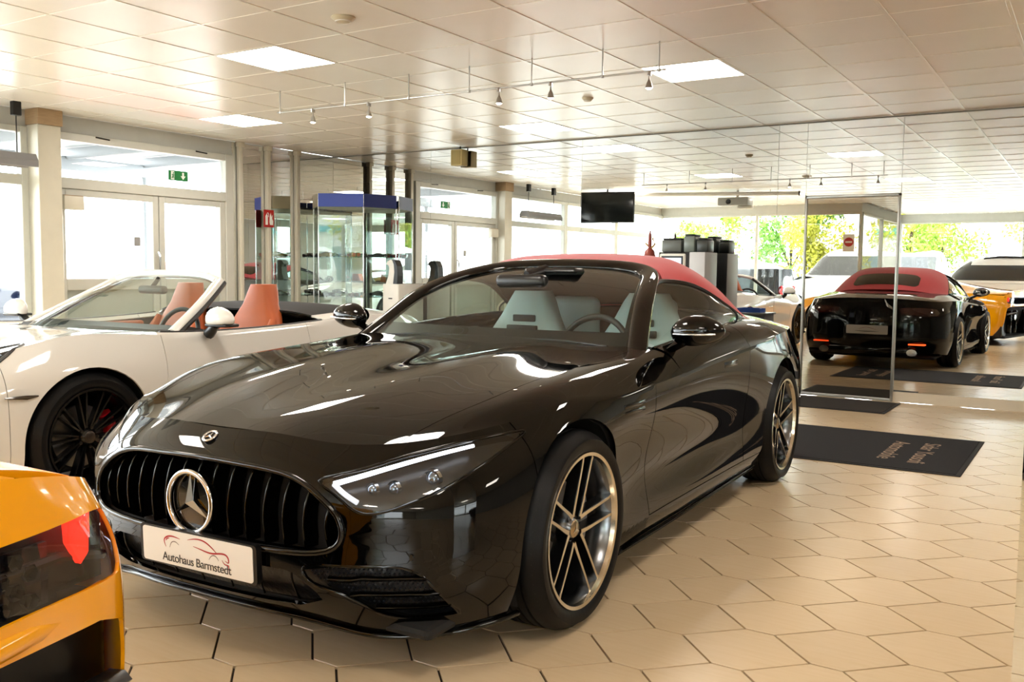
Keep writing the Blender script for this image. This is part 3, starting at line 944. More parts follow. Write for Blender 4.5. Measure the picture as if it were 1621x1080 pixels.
# front openings, in the (y,z) view from the front
GRILLE = [(0,.642),(.2,.637),(.34,.626),(.42,.605),(.49,.565),(.54,.52),(.557,.475),(.55,.44),(.515,.415),(.42,.402),(.2,.398),(0,.398)]
HLP = [(.462,.612),(.54,.640),(.62,.668),(.70,.694),(.78,.716),(.84,.728),(.872,.728),(.868,.705),(.85,.665),(.82,.625),(.775,.585),(.72,.555),(.655,.532),(.61,.53),(.575,.545),(.52,.58)]
INTK = [(.44,.352),(.56,.372),(.70,.372),(.765,.345),(.80,.28),(.82,.205),(.70,.20),(.62,.235),(.55,.285),(.46,.318)]
LOWI = [(0,.345),(.40,.345),(.46,.305),(.50,.262),(.40,.225),(0,.225)]
def front_cut(P):
    y = np.abs(P[:, 1]); q = np.stack([y, P[:, 2]], 1)
    d = np.minimum.reduce([poly_sd(q, GRILLE + [(-.1, .398), (-.1, .642)]), poly_sd(q, HLP), poly_sd(q, INTK), poly_sd(q, LOWI + [(-.1, .225), (-.1, .345)])])
    return np.where(P[:, 0] > .15, d, 1.0)
fb = cut(wrap, xgt(.302), A1, front_cut)
panel('front_bumper', [fb, flipy(*fb)], M_paint, SL)
fw = cut(wrap, xlt(.298), xgt(-.682), A1, front_cut)
ft_i = HG[:, 3 * KU:]
ftop = gridmesh(ft_i, True); ftop = cut(ftop, xlt(.70))
for sgn, nm in ((1, 'left'), (-1, 'right')):
    f_ = lambda m: m if sgn > 0 else flipy(*m)
    panel('front_wing', [f_(fw), f_(ftop)], M_paint, SL)
    dl = cut(wrap, xlt(-.687), xgt(-1.985), lambda P: P[:, 2] - .245)
    du = cut(doorm, xgt(-1.985))
    d_ = panel('door', [f_(dl), f_(du)], M_paint, SL)
    sill = cut(wrap, xlt(-.3), xgt(-2.45), lambda P: .241 - P[:, 2], A1, A2)
    panel('side_skirt', [f_(sill)], M_paint, SL)
    ql = cut(wrap, xlt(-1.99), xgt(-3.15), A2, lambda P: np.where(P[:, 0] > -2.4, P[:, 2] - .245, 1))
    qu = cut(doorm, xlt(-1.99)); qd = cut(gridmesh(RG[:, 2 * KU:], True), xgt(-3.15))
    panel('rear_wing', [f_(ql), f_(qu), f_(qd)], M_paint, SL)
    # door handle and vent
    hz = MB().bbox(-1.775, -1.575, .940, .9495, .778, .808, .003, 2).build('door_handle', M_gloss, SL, 40)
    vt = MB()
    for k in range(2):
        vt.bbox(-.56 + .0, -.36, .938, .949, .70 + k * .026, .716 + k * .026, .004, 2)
    ve = vt.build('side_vent', M_gloss, SL, 40)
    sk = MB().tube(scurve([(-.40, .905, .150), (-.9, .905, .148), (-1.5, .905, .152), (-2.25, .912, .165)], 8), .008, 6, flat=1.8, up=(0, 0, 1)).build('sill_blade', M_gloss, SL, 50)
    if sgn < 0:
        for o in (hz, ve, sk):
            for v in o.data.vertices: v.co.y *= -1
            o.data.flip_normals()
rb = cut(wrap, xlt(-3.153), A2)
TLP = [(.36,.80),(.50,.815),(.66,.815),(.78,.80),(.83,.755),(.80,.715),(.70,.705),(.52,.725),(.40,.745)]
def tl_out(P):
    return np.where(P[:, 0] < -3.2, poly_sd(np.stack([np.abs(P[:, 1]), P[:, 2]], 1), TLP), 1)
rb = cut(rb, tl_out)
panel('rear_bumper', [rb, flipy(*rb)], M_paint, SL)
tl = cut(wrap, xlt(-3.2), inpoly(TLP))
for m in (tl, flipy(*tl)):
    panel('tail_light', [m], pm('tail_light_glass', '#2a0507', 0.06, coat=1.0), SL, depth=.02, label='dark red smoked tail light')
# bonnet and boot lid
hb = gridmesh(HG[:, :3 * KU + 1], True); hb = cut(hb, xlt(.757))
hb2 = (hb[0] * np.array([1, .9965, 1.0]), hb[1])
panel('bonnet', [hb2, flipy(*hb2)], M_paint, SL)
nose = cut(gridmesh(HG[:, :5 * KU + 1], True), xgt(.748) ) if False else None
bl = gridmesh(RG[:, :2 * KU + 1], True); bl2 = (bl[0] * np.array([1, .995, 1.0]), bl[1])
panel('boot_lid', [bl2, flipy(*bl2)], M_paint, SL)
rd = cut(gridmesh(RG[:, 2 * KU:], True), xlt(-3.153))
for m in (rd, flipy(*rd)): panel('rear_corner', [m], M_paint, SL)

# dark inner shell so that no light passes the joints
inner = []
Wi = WG.copy(); Ni = vnormals(*wrap).reshape(WG.shape); Wi -= .03 * Ni
mi = cut(gridmesh(Wi[::2, ::2]), A1, A2, front_cut); inner += [mi, flipy(*mi)]
Hi = HG.copy(); Hi[:, :, 2] -= .03
mi = gridmesh(Hi[::2, ::2], True); inner += [mi, flipy(*mi)]
Ri = RG.copy(); Ri[:, :, 2] -= .03
mi = gridmesh(Ri[::2, ::2], True); inner += [mi, flipy(*mi)]
V, F = weld(inner, 1e-5); mk('inner_shell', V, F, M_blackm, SL)
MB().bbox(-3.55, .70, -.80, .80, .15, .19, .02).build('underbody', M_blackm, SL)
# wheel houses
for xc in (0, -2.7):
    for sgn in (1, -1):
        wh = MB().lathe([(.398, .90 * sgn), (.402, .60 * sgn), (.05, .58 * sgn)], 40, 'y', (xc, 0, .36))
        mk('wheel_house', *clip(np.array(wh.V), wh.F, lambda P: P[:, 2] - .17), M_blackm, SL, 40)

# ---- front details
def on_front(y, z, off=0.0):
    """point on the nose surface for a frontal (y,z) position"""
    P = WG[:8 * KU + 1].reshape(-1, 3); d = (P[:, 1] - abs(y)) ** 2 + (P[:, 2] - z) ** 2
    k = np.argsort(d)[:4]; w = 1 / (d[k] + 1e-8); p = (P[k] * w[:, None]).sum(0) / w.sum()
    n = Ni[:8 * KU + 1].reshape(-1, 3)[k[0]]
    q = p.copy(); q[1] = abs(y); q[2] = z; q = q + off * n
    return np.array([q[0], q[1] if y >= 0 else -q[1], q[2]])
full = GRILLE[:-1] + [(-a, b) for a, b in GRILLE[::-1][1:]]
full = GRILLE + [(-a, b) for a, b in GRILLE[::-1] if a > 0]
out = np.array([on_front(a, b, .004) for a, b in full])
MB().tube(scurve(out, 3, closed=True), .010, 8, closed=True, up=(1, 0, 0)).build('grille_frame', M_gloss, SL, 60)
# grille back
gb = cut(gridmesh(WG[:6 * KU]), inpoly([(a * 1.02, (b - .52) * 1.05 + .52) for a, b in GRILLE] + [(-.1, .39), (-.1, .65)]))
gv = gb[0] - np.array([.075, 0, 0]); mk('grille_backing', *weld([(gv, gb[1]), flipy(gv, gb[1])]), M_blackm, SL)
GP = np.array(GRILLE)
def gr_z(y, upper):
    ys, zs = (GP[:8, 0], GP[:8, 1]) if upper else (GP[7:, 0][::-1], GP[7:, 1][::-1])
    return np.interp(abs(y), ys, zs)
M_slat = pm('slat_black_chrome', '#2b2a28', 0.2, metal=1.0)
for k in range(-7, 8):
    y = k * .072
    za, zb = gr_z(y, False) + .004, gr_z(y, True) - .004
    pts = []
    for t in np.linspace(0, 1, 9):
        z = za + (zb - za) * t; p = on_front(y, z, -.012); p[0] -= .028 * (2 * t - 1) ** 2 * .6
        pts.append(p)
    MB().tube(pts, .0036, 6, flat=None, up=(0, 1, 0)).build('grille_slat', M_slat, SL, 60)
    fin = MB(); V = []
    for p in pts:
        V += [(p[0] - .002, p[1] - .004, p[2]), (p[0] - .002, p[1] + .004, p[2]), (p[0] - .055, p[1] + .006, p[2]), (p[0] - .055, p[1] - .006, p[2])]
    F = []
    for i in range(8):
        for q in range(4): F.append((i * 4 + q, i * 4 + (q + 1) % 4, i * 4 + 4 + (q + 1) % 4, i * 4 + 4 + q))
    fin.add(V, F); fin.build('slat_fin', M_gloss, SL, 60)
# star emblem
sx = on_front(0, .503)[0]
em = empty('emblem', (sx - .004, 0, .503)); em.parent = SL
MB().tube([(.012, .098 * math.cos(t), .098 * math.sin(t)) for t in np.linspace(0, 2 * PI, 56, endpoint=False)], .0085, 10, closed=True, up=(1, 0, 0)).build('emblem_ring', M_chrome, em, 60)
st = MB(); star3(st, .008, 0, 0, .095, .022, 'x', .125); st.build('star', M_chrome, em)
MB().lathe([(0, .0), (.094, -.002), (.094, -.02)], 40, 'x').build('emblem_backing', pm('emblem_glass', '#080705', 0.03, coat=1.0), em, 40)
# round badge on the nose
bp_ = on_front(0, .698, .001)
bd = empty('badge', tuple(bp_)); bd.parent = SL; bd.rotation_euler = (0, math.radians(-58), 0)
MB().lathe([(0, .003), (.019, .003), (.021, .001)], 32, 'x').build('badge_disc', pm('badge_dark', '#2b2b2e', .2, metal=.8), bd, 40)
MB().tube([(.004, .023 * math.cos(t), .023 * math.sin(t)) for t in np.linspace(0, 2 * PI, 32, endpoint=False)], .0045, 8, closed=True, up=(1, 0, 0)).build('badge_ring', M_chrome, bd, 60)
st = MB(); star3(st, .005, 0, 0, .02, .004, 'x', .2); st.build('star', M_chrome, bd)
# lower openings
for sgn in (1, -1):
    im = cut(gridmesh(WG[:9 * KU]), inpoly([(a, b) for a, b in np.array(INTK) * 1.0 + np.array([[0, 0]])]))
    iv = im[0] - np.array([.035, .012, 0]); im = (iv, im[1])
    mk('intake_mesh', *(im if sgn > 0 else flipy(*im)), M_mesh, SL, 50)
    dm = MB()
    for iy in range(34):
        for iz in range(14):
            y_, z_ = .44 + iy * .0125 + (.006 if iz % 2 else 0), .205 + iz * .0125
            if poly_sd(np.array([[y_, z_]]), INTK)[0] < -.006:
                q = on_front(y_, z_, -.030) * np.array([1, sgn, 1]); s2 = .0048
                dm.add([q + np.array([.006, 0, 0]), q + np.array([0, s2, 0]), q + np.array([0, 0, s2 * .8]), q - np.array([0, s2, 0]), q - np.array([0, 0, s2 * .8])], [(0, 1, 2), (0, 2, 3), (0, 3, 4), (0, 4, 1)])
    dm.build('mesh_studs', pm('mesh_stud', '#32363e', .3, metal=.4), SL)['kind'] = 'stuff'
    lo = np.array([on_front(a, b, -.004) for a, b in INTK])
    MB().tube(scurve(lo * np.array([1, sgn, 1]), 4, closed=True), .006, 6, closed=True, up=(1, 0, 0)).build('intake_frame', M_gloss, SL, 60)
    for z, ya, yb in ((.335, .52, .775), (.285, .58, .80), (.24, .64, .812)):
        pts = [on_front(y, z - (.006 if y < .6 else 0), -.010) * np.array([1, sgn, 1]) for y in np.linspace(ya, yb, 9)]
        MB().tube(pts, .0085, 6, flat=1.6, up=(0, 0, 1)).build('intake_slat', M_gloss, SL, 60)
    sp_ = on_front(.735, .40, .001) * np.array([1, sgn, 1])
    MB().lathe([(0, .001), (.010, .001), (.0115, -.002)], 16, 'x', tuple(sp_)).build('parking_sensor', M_gloss, SL, 40)
lw = cut(gridmesh(WG[:6 * KU]), inpoly(LOWI + [(-.1, .22), (-.1, .35)])); lv = lw[0] - np.array([.06, 0, 0])
mk('lower_intake', *weld([(lv, lw[1]), flipy(lv, lw[1])]), M_mesh, SL, 50)
for k in range(-3, 4):
    y = k * .13
    pts = [on_front(y, z, -.02) for z in np.linspace(.228, .34, 5)]
    MB().tube(pts, .0035, 5, up=(0, 1, 0)).build('intake_slat', M_slat, SL, 60)
lip = WG[:7 * KU + 1, 0] + np.array([.004, .002, -.003])
lipf = np.concatenate([lip[::-1] * np.array([1, -1, 1]), lip[1:]])
MB().tube(lipf, .009, 8, flat=1.3, up=(0, 0, 1)).build('splitter', M_gloss, SL, 60)
# headlights
for sgn in (1, -1):
    f_ = lambda m: m if sgn > 0 else flipy(*m)
    hl = cut(gridmesh(WG[:12 * KU]), inpoly(HLP), xgt(.1))
    hr = empty('headlight', (0, 0, 0)); hr.parent = SL
    mk('headlight_cover', *f_(hl), M_hglass, hr, 60)
    N_ = vnormals(*hl); hv = hl[0] - .045 * N_ - np.array([.02, 0, 0])
    mk('headlight_housing', *f_((hv, hl[1])), pm('headlight_housing', '#0c0c0d', .3), hr, 60)
    hp = np.array([on_front(a, b, -.001) for a, b in HLP])
    V, F = [], []
    inn = np.array([on_front(a, b, -.06) for a, b in HLP])
    n = len(hp)
    V = list(hp) + list(inn); F = [(i, n + i, n + (i + 1) % n, (i + 1) % n) for i in range(n)]
    mk('headlight_rim', *f_((np.array(V), F)), M_gloss, hr, 30)
    MB().tube(scurve(hp * np.array([1, sgn, 1]), 3, closed=True), .0055, 6, closed=True, up=(1, 0, 0)).build('headlight_seal', M_gloss, hr, 60)
    top_l = [on_front(a, b, -.014) * np.array([1, sgn, 1]) for a, b in ((.505, .612), (.56, .632), (.64, .661), (.72, .688), (.795, .708))]
    MB().tube(scurve(top_l, 5), np.linspace(.0085, .0055, 21), 6, flat=1.0, up=(0, 0, 1)).build('light_bar', M_led, hr, 60)
    dn_l = [on_front(a, b, -.014) * np.array([1, sgn, 1]) for a, b in ((.505, .612), (.545, .585), (.59, .562))]
    MB().tube(scurve(dn_l, 5), .008, 6, up=(0, 0, 1)).build('light_bar', pm('led_dim', '#e8ecf0', .25, emit=.5), hr, 60)
    for a, b, r in ((.60, .615, .020), (.655, .618, .020), (.74, .642, .027)):
        p_ = on_front(a, b, -.052) * np.array([1, sgn, 1])
        MB().lathe([(0, .012), (r * .5, .009), (r * .85, .002), (r, -.006)], 20, 'x', tuple(p_)).build('lens', pm('lens_glass', '#8d97a5', 0.04, metal=.8), hr, 50)
        MB().lathe([(r, -.006), (r * 1.15, .0), (r * 1.25, -.012)], 20, 'x', tuple(p_)).build('lens_ring', M_chrome, hr, 50)
# number plate
pc = on_front(0, .355); px_, py_ = pc[0] + .022, .05
pl = empty('number_plate', (px_, py_, .352)); pl.parent = SL; pl.rotation_euler = (0, math.radians(2), math.radians(1))
def rrect(w, h, r, n=5):
    P = []
    for cx, cy, a0 in ((w - r, h - r, 0), (-w + r, h - r, PI / 2), (-w + r, -h + r, PI), (w - r, -h + r, 1.5 * PI)):
        for k in range(n + 1):
            a = a0 + PI / 2 * k / n; P.append((cx + r * math.cos(a), cy + r * math.sin(a)))
    return P
hw, hh = .243, .056
MB().prism(rrect(hw + .014, hh + .006, .014), -.02, .002, axis=0).build('plate_holder', M_black, pl)
MB().prism(rrect(hw, hh, .010), .002, .0045, axis=0).build('plate', pm('plate_white', '#f2f0ea', 0.35, var=.01), pl)
MX = Matrix(((0, 0, 1, .005), (1, 0, 0, 0), (0, 1, 0, 0), (0, 0, 0, 1)))
text_mesh('Autohaus Barmstedt', .040, pm('print_black', '#17171a', .5), pl, 'lettering', MX @ Matrix.Translation((.0, -.033, 0)), .0003, spacing=.92)
M_pred = pm('print_red', '#b01827', .5)
def stroke(pts, w, mat, nm, par, k=8, z=.0052):
    P = scurve([(z, a, b) for a, b in pts], k); n = len(P)
    ww = w * np.sin(np.linspace(.12, PI - .12, n)) + .0004
    T = np.gradient(P, axis=0); T /= np.linalg.norm(T, axis=1)[:, None]; N2 = np.stack([0 * T[:, 0], -T[:, 2], T[:, 1]], 1)
    V = np.concatenate([P + N2 * ww[:, None], P - N2 * ww[:, None]]); F = [(i, i + 1, n + i + 1, n + i) for i in range(n - 1)]
    V2 = V.copy(); V2[:, 0] -= .0006
    F2 = [tuple(q + 2 * n for q in f[::-1]) for f in F]
    return mk(nm, np.concatenate([V, V2]), F + F2, mat, par)
s_ = .0
stroke([(-.135, .0), (-.142, .022), (-.128, .034), (-.10, .038), (-.07, .034)], .0022, M_pred, 'car_outline', pl)
stroke([(-.135, .020), (-.128, .028), (-.118, .030)], .0016, M_pred, 'car_outline', pl)
stroke([(-.035, .037), (.0, .045), (.04, .043), (.075, .026), (.095, .012)], .0018, M_pred, 'car_outline', pl)
stroke([(-.01, .020), (.03, .014), (.08, .011), (.14, .008), (.142, -.008), (.128, -.004)], .0022, M_pred, 'car_outline', pl)
stroke([(.115, -.004), (.128, -.016), (.142, -.018), (.14, -.03)], .0014, M_pred, 'car_outline', pl)
M_pgr = pm('print_grey', '#8c7f7a', .5)
stroke([(-.118, .0), (-.108, .018), (-.092, .022), (-.075, .014)], .0012, M_pgr, 'wheel_outline', pl)
stroke([(.058, -.012), (.07, .002), (.086, .004), (.10, -.008)], .0012, M_pgr, 'wheel_outline', pl)

# ---- windscreen, frame, side glass, soft top
WS = [
 [(-.865,0,.893),(-.872,.35,.897),(-.89,.6,.903),(-.915,.735,.908)],
 [(-1.26,0,1.128),(-1.26,.33,1.123),(-1.245,.52,1.118),(-1.22,.645,1.108)],
 [(-1.69,0,1.270),(-1.685,.30,1.262),(-1.66,.43,1.246),(-1.59,.515,1.220)],
]
WSG = spatch(WS, 10, 7, mv0=True)
wv, wf = gridmesh(WSG, True)
V, F = weld([(wv, wf), flipy(wv, wf)]); mk('windscreen', V, F, M_cglass, SL, 60)
# dark printed border on the glass
a_, b_ = WSG.shape[:2]
nrm = np.zeros(3)
ring = []
for k, (gi, gj) in enumerate(((slice(0, 4), slice(0, b_)), (slice(a_ - 3, a_), slice(0, b_)), (slice(0, a_), slice(b_ - 4, b_)))):
    g = WSG[gi, gj] + np.array([-.004, 0, -.004]); ring.append(gridmesh(g, True))
parts = []
for m in ring: parts += [m, flipy(*m)]
V, F = weld(parts, 1e-5); mk('windscreen_border', V, F, pm('frit_black', '#0a0a0a', .3), SL, 60)
fr_pts = [(-.89, .765, .89), (-1.07, .705, 1.012), (-1.22, .66, 1.108), (-1.40, .605, 1.182), (-1.55, .55, 1.224), (-1.65, .475, 1.251), (-1.705, .36, 1.270), (-1.725, .18, 1.280), (-1.73, 0, 1.283)]
frp = scurve(fr_pts + [(a, -b, c) for a, b, c in fr_pts[::-1][1:]], 6)
MB().tube(frp, .023, 12, flat=2.1, up=(.45, 0, .89)).build('windscreen_frame', M_gloss, SL, 60)
ST = [
 [(-1.755,0,1.302),(-1.748,.3,1.294),(-1.72,.45,1.281),(-1.67,.545,1.252),(-1.62,.59,1.212)],
 [(-1.95,0,1.345),(-1.945,.3,1.336),(-1.93,.48,1.314),(-1.905,.605,1.248),(-1.885,.645,1.19)],
 [(-2.2,0,1.338),(-2.2,.3,1.328),(-2.18,.5,1.285),(-2.15,.645,1.192),(-2.12,.695,1.125)],
 [(-2.45,0,1.288),(-2.44,.3,1.278),(-2.42,.52,1.222),(-2.37,.68,1.112),(-2.32,.738,1.045)],
 [(-2.70,0,1.188),(-2.68,.3,1.178),(-2.65,.52,1.128),(-2.57,.69,1.038),(-2.48,.758,.990)],
 [(-2.98,0,1.038),(-2.96,.3,1.03),(-2.91,.5,1.010),(-2.80,.66,.985),(-2.62,.762,.976)],
]
SG = spatch(ST, 7, 7, mv0=True)
sv, sf = gridmesh(SG, True)
V, F = weld([(sv, sf), flipy(sv, sf)])
V, F = flange(V, F, .018); mk('soft_top', V, F, M_red, SL, 50, 'red canvas soft top, closed')
RWP = [(-2.55, .0), (-2.55, .36), (-2.60, .42), (-2.80, .43), (-2.85, .38), (-2.86, 0), (-2.86, -.1), (-2.55, -.1)]
rw = cut((sv + vnormals(sv, sf) * .003, sf), inpoly(RWP, (0, 1)))
V, F = weld([rw, flipy(*rw)]); mk('rear_window', *flange(V, F, .004), pm('rear_window_glass', '#0a0b0b', 0.03, coat=1.0), SL, 60)
# side glass between belt and roof edge
tops = scurve([(-.98, .765, .935), (-1.14, .712, 1.03), (-1.32, .655, 1.125), (-1.58, .590, 1.195), (-1.88, .640, 1.182), (-2.12, .690, 1.118), (-2.32, .733, 1.04), (-2.46, .752, .992)], 6)
bots = scurve([(-.98, .80, .91), (-1.14, .804, .922), (-1.34, .807, .936), (-1.6, .808, .951), (-1.88, .803, .965), (-2.12, .793, .972), (-2.32, .778, .975), (-2.46, .762, .978)], 6)
side = np.stack([bots * (1 - t) + tops * t + np.array([0, .025 * math.sin(PI * t), 0]) for t in np.linspace(0, 1, 6)], 1)
qs = 35
for sgn in (1, -1):
    f_ = lambda m: m if sgn > 0 else flipy(*m)
    mk('side_window', *f_(gridmesh(side[:qs])), M_cglass, SL, 60)
    mk('quarter_window', *f_(gridmesh(side[qs:])), M_cglass, SL, 60)
    MB().tube(tops * np.array([1, sgn, 1]), .013, 6, up=(0, 1, 0)).build('window_seal', M_black, SL, 60)
    MB().tube(np.array([(x, y * sgn, z) for x, y, z in bots]) + np.array([0, .006 * sgn, -.002]), .008, 6, up=(0, 1, 0)).build('belt_trim', M_gloss, SL, 60)
    MB().tube([side[qs, t] * np.array([1, sgn, 1]) for t in range(6)], .006, 6, up=(1, 0, 0)).build('quarter_post', M_black, SL, 60)
    # door mirror
    mr = empty('door_mirror', (-1.03, .0, 0)); mr.parent = SL
    mb = MB().ball((0, 0, 0), 1.0, 12)
    V = []
    for x, y, z in mb.V:
        X = x * (.085 if x > 0 else .05); Y = y * .118 * (1 - .10 * z); Z = z * .068 * (1 + .16 * (-y))
        V.append((X - .01 - .03 * (y + 1) * .5, (Y + .985) * sgn, Z + .992 + .006 * y))
    mb.V = V
    if sgn < 0: mb.F = [f[::-1] for f in mb.F]
    mb.build('mirror_shell', M_gloss, mr, 60)
    MB().tube(np.array([(-.045, .82, .885), (-.035, .87, .915), (-.03, .93, .945)]) * np.array([1, sgn, 1]), [.030, .022, .020], 8, flat=1.5).build('mirror_arm', M_gloss, mr, 60)
    mfc = MB().lathe([(0, 0), (.9, 0), (1.0, .006)], 24, 'x')
    mfc.V = [(x * 1.0 - .073, (y * .095 + .985) * sgn, z * .05 + .992) for x, y, z in mfc.V]
    mfc.build('mirror_face', M_chrome, mr, 40)
    MB().tube(np.array([(.040, .895, .976), (.062, .95, .977), (.060, 1.01, .979), (.028, 1.08, .982)]) * np.array([1, sgn, 1]), .004, 6).build('indicator_strip', M_chrome, mr, 60)
# wipers
for y0, y1 in ((-.62, -.02), (.62, .05)):
    MB().tube([(-.90, y0, .912), (-.93, y0 * .6 + y1 * .4, .925), (-.935, y1, .925)], .007, 6).build('wiper', M_black, SL, 60)
# interior
def seat(x, y, par, mat, sx=1.0):
    s_ = empty('seat', (x, y, 0)); s_.parent = par
    MB().bbox(-.25, .27, -.25, .25, .38, .52, .05, 3).build('seat_cushion', mat, s_, 50)
    bk = MB()
    prof = []
    rows = [(.50, .235, -.20), (.62, .25, -.235), (.76, .255, -.28), (.90, .235, -.325), (.985, .185, -.35), (1.07, .145, -.37), (1.125, .11, -.38)]
    V = []; n = 14
    rows = [(z, w * (1 if z < .8 else 1 - (1 - sx) * min(1, (z - .8) / .15)), xo) for z, w, xo in rows]
    for z, w, xo in rows:
        for k in range(n):
            t = 2 * PI * k / n
            cx, cy = math.cos(t), math.sin(t)
            V.append((xo + .075 * np.sign(cx) * abs(cx) ** .6, w * np.sign(cy) * abs(cy) ** .5, z))
    F = []
    for i in range(len(rows) - 1):
        for k in range(n): F.append((i * n + k, i * n + (k + 1) % n, (i + 1) * n + (k + 1) % n, (i + 1) * n + k))
    F += [tuple(range(n))[::-1], tuple(range((len(rows) - 1) * n, len(rows) * n))]
    bk.add(V, F); bk.build('seat_back', mat, s_, 50)
    MB().bbox(-.275, -.258, -.075, .075, .945, .985, .006, 2).build('harness_slot', M_dleather, s_, 40)
    MB().bbox(-.255, -.228, -.10, .10, .885, .925, .006, 2).build('air_vent', M_dleather, s_, 40)
    for sg in (-1, 1):
        MB().tube([(-.05, sg * .20, .50), (-.14, sg * .215, .60), (-.20, sg * .225, .76), (-.26, sg * .20, .88)], [.045, .05, .045, .025], 8).build('bolster', mat, s_, 50)
    return s_
for y in (.37, -.37): seat(-1.62, y, SL, M_leather)
MB().bbox(-2.5, -2.30, -.6, .6, .45, .86, .06, 3).build('rear_bench', M_dleather, SL, 50)
for sgn in (1, -1):
    MB().bbox(-2.36, -2.26, .25 * sgn - .17, .25 * sgn + .17, .55, 1.09, .05, 3).build('rear_seat_back', M_leather, SL, 50)
dsh = [(-.92, .80), (-.98, .89), (-1.10, .905), (-1.22, .88), (-1.27, .80), (-1.2, .60), (-.95, .55)]
MB().prism([(a, b) for a, b in dsh], -.74, .74, axis=1).build('dashboard', M_dleather, SL)
MB().tube([(-1.28 - .06 * math.sin(t), .37 + .185 * math.cos(t), .845 + .175 * math.sin(t)) for t in np.linspace(0, 2 * PI, 40, endpoint=False)], .016, 8, closed=True, up=(1, 0, 0)).build('steering_wheel', pm('wheel_leather', '#2b2826', .45), SL, 60)
MB().lathe([(0, 0), (.06, -.006), (.065, .03)], 20, 'x', (-1.28, .37, .84)).tube([(-1.27, .20, .84), (-1.27, .54, .84)], .012, 6).build('steering_hub', M_black, SL, 50)
MB().bbox(-1.9, -1.2, -.11, .11, .40, .62, .03, 2).build('centre_console', M_dleather, SL, 50)
MB().bbox(-1.42, -1.36, -.13, .13, .66, .90, .012, 2).build('centre_screen', M_gloss, SL, 50)
MB().bbox(-1.46, -1.38, -.27, .03, 1.15, 1.225, .03, 3).tube([(-1.44, -.10, 1.21), (-1.55, -.04, 1.245)], .035, 8).build('rear_view_mirror', M_black, SL, 50)
MB().bbox(-1.62, -1.50, -.16, .16, 1.225, 1.262, .02, 2).build('mirror_pod', M_black, SL, 50)
for sgn in (1, -1):
    MB().bbox(-2.0, -1.02, .735 if sgn > 0 else -.775, .775 if sgn > 0 else -.735, .45, .90, .02, 2).build('door_trim', M_dleather, SL, 50)
    MB().bbox(-1.75, -1.25, .715 if sgn > 0 else -.74, .74 if sgn > 0 else -.715, .62, .76, .015, 2).build('armrest', M_leather, SL, 50)
MB().bbox(-2.55, -.9, -.74, .74, .2, .38, .02).build('cabin_floor', M_blackm, SL)
hd_ = SG[:5, :] - np.array([0, 0, .03]); 
V, F = weld([(lambda m: m)(gridmesh((SG - np.array([0, 0, .03]))[::2, ::2])), flipy(*gridmesh((SG - np.array([0, 0, .03]))[::2, ::2]))], 1e-5); mk('headlining', V, F, M_dleather, SL, 60)
# rear plate, reflectors, exhausts
rp = empty('rear_plate', (-3.742, 0, .52)); rp.parent = SL
MB().prism(rrect(.26, .057, .01), -.004, .0, axis=0).build('plate', pm('plate_white', '#f2f0ea', 0.35), rp)
stroke([(-.10, .005), (-.05, .025), (.02, .03), (.08, .012), (.13, .005)], .002, M_pred, 'car_outline', rp, z=-.0052)
stroke([(-.15, -.02), (.0, -.022), (.15, -.02)], .004, pm('print_black', '#17171a', .5), 'lettering_line', rp, z=-.0052)
for sgn in (1, -1):
    MB().bbox(-3.70, -3.60, .60 * sgn - .10, .60 * sgn + .10, .335, .352, .004).build('rear_reflector', pm('reflector_red_glow', '#e0331a', .3, emit=1.2, ecol='#ff5522'), SL)  # reflector shine put in as emission, the part is no lamp
    MB().tube([(-3.60, .55 * sgn, .24), (-3.72, .55 * sgn, .24)], .045, 16, flat=1.4).build('exhaust_tip', M_chrome, SL, 50)
MB().bbox(-3.70, -3.50, -.5, .5, .19, .30, .02).build('diffuser', M_gloss, SL, 50)
# wheels
for xc, yc in ((0, .84), (-2.7, .845)):
    for sgn in (1, -1):
        wheel(SL, (xc, yc * sgn, .348), sgn, rot=(.49 if xc == 0 else .30), R=.348, rim=.272)
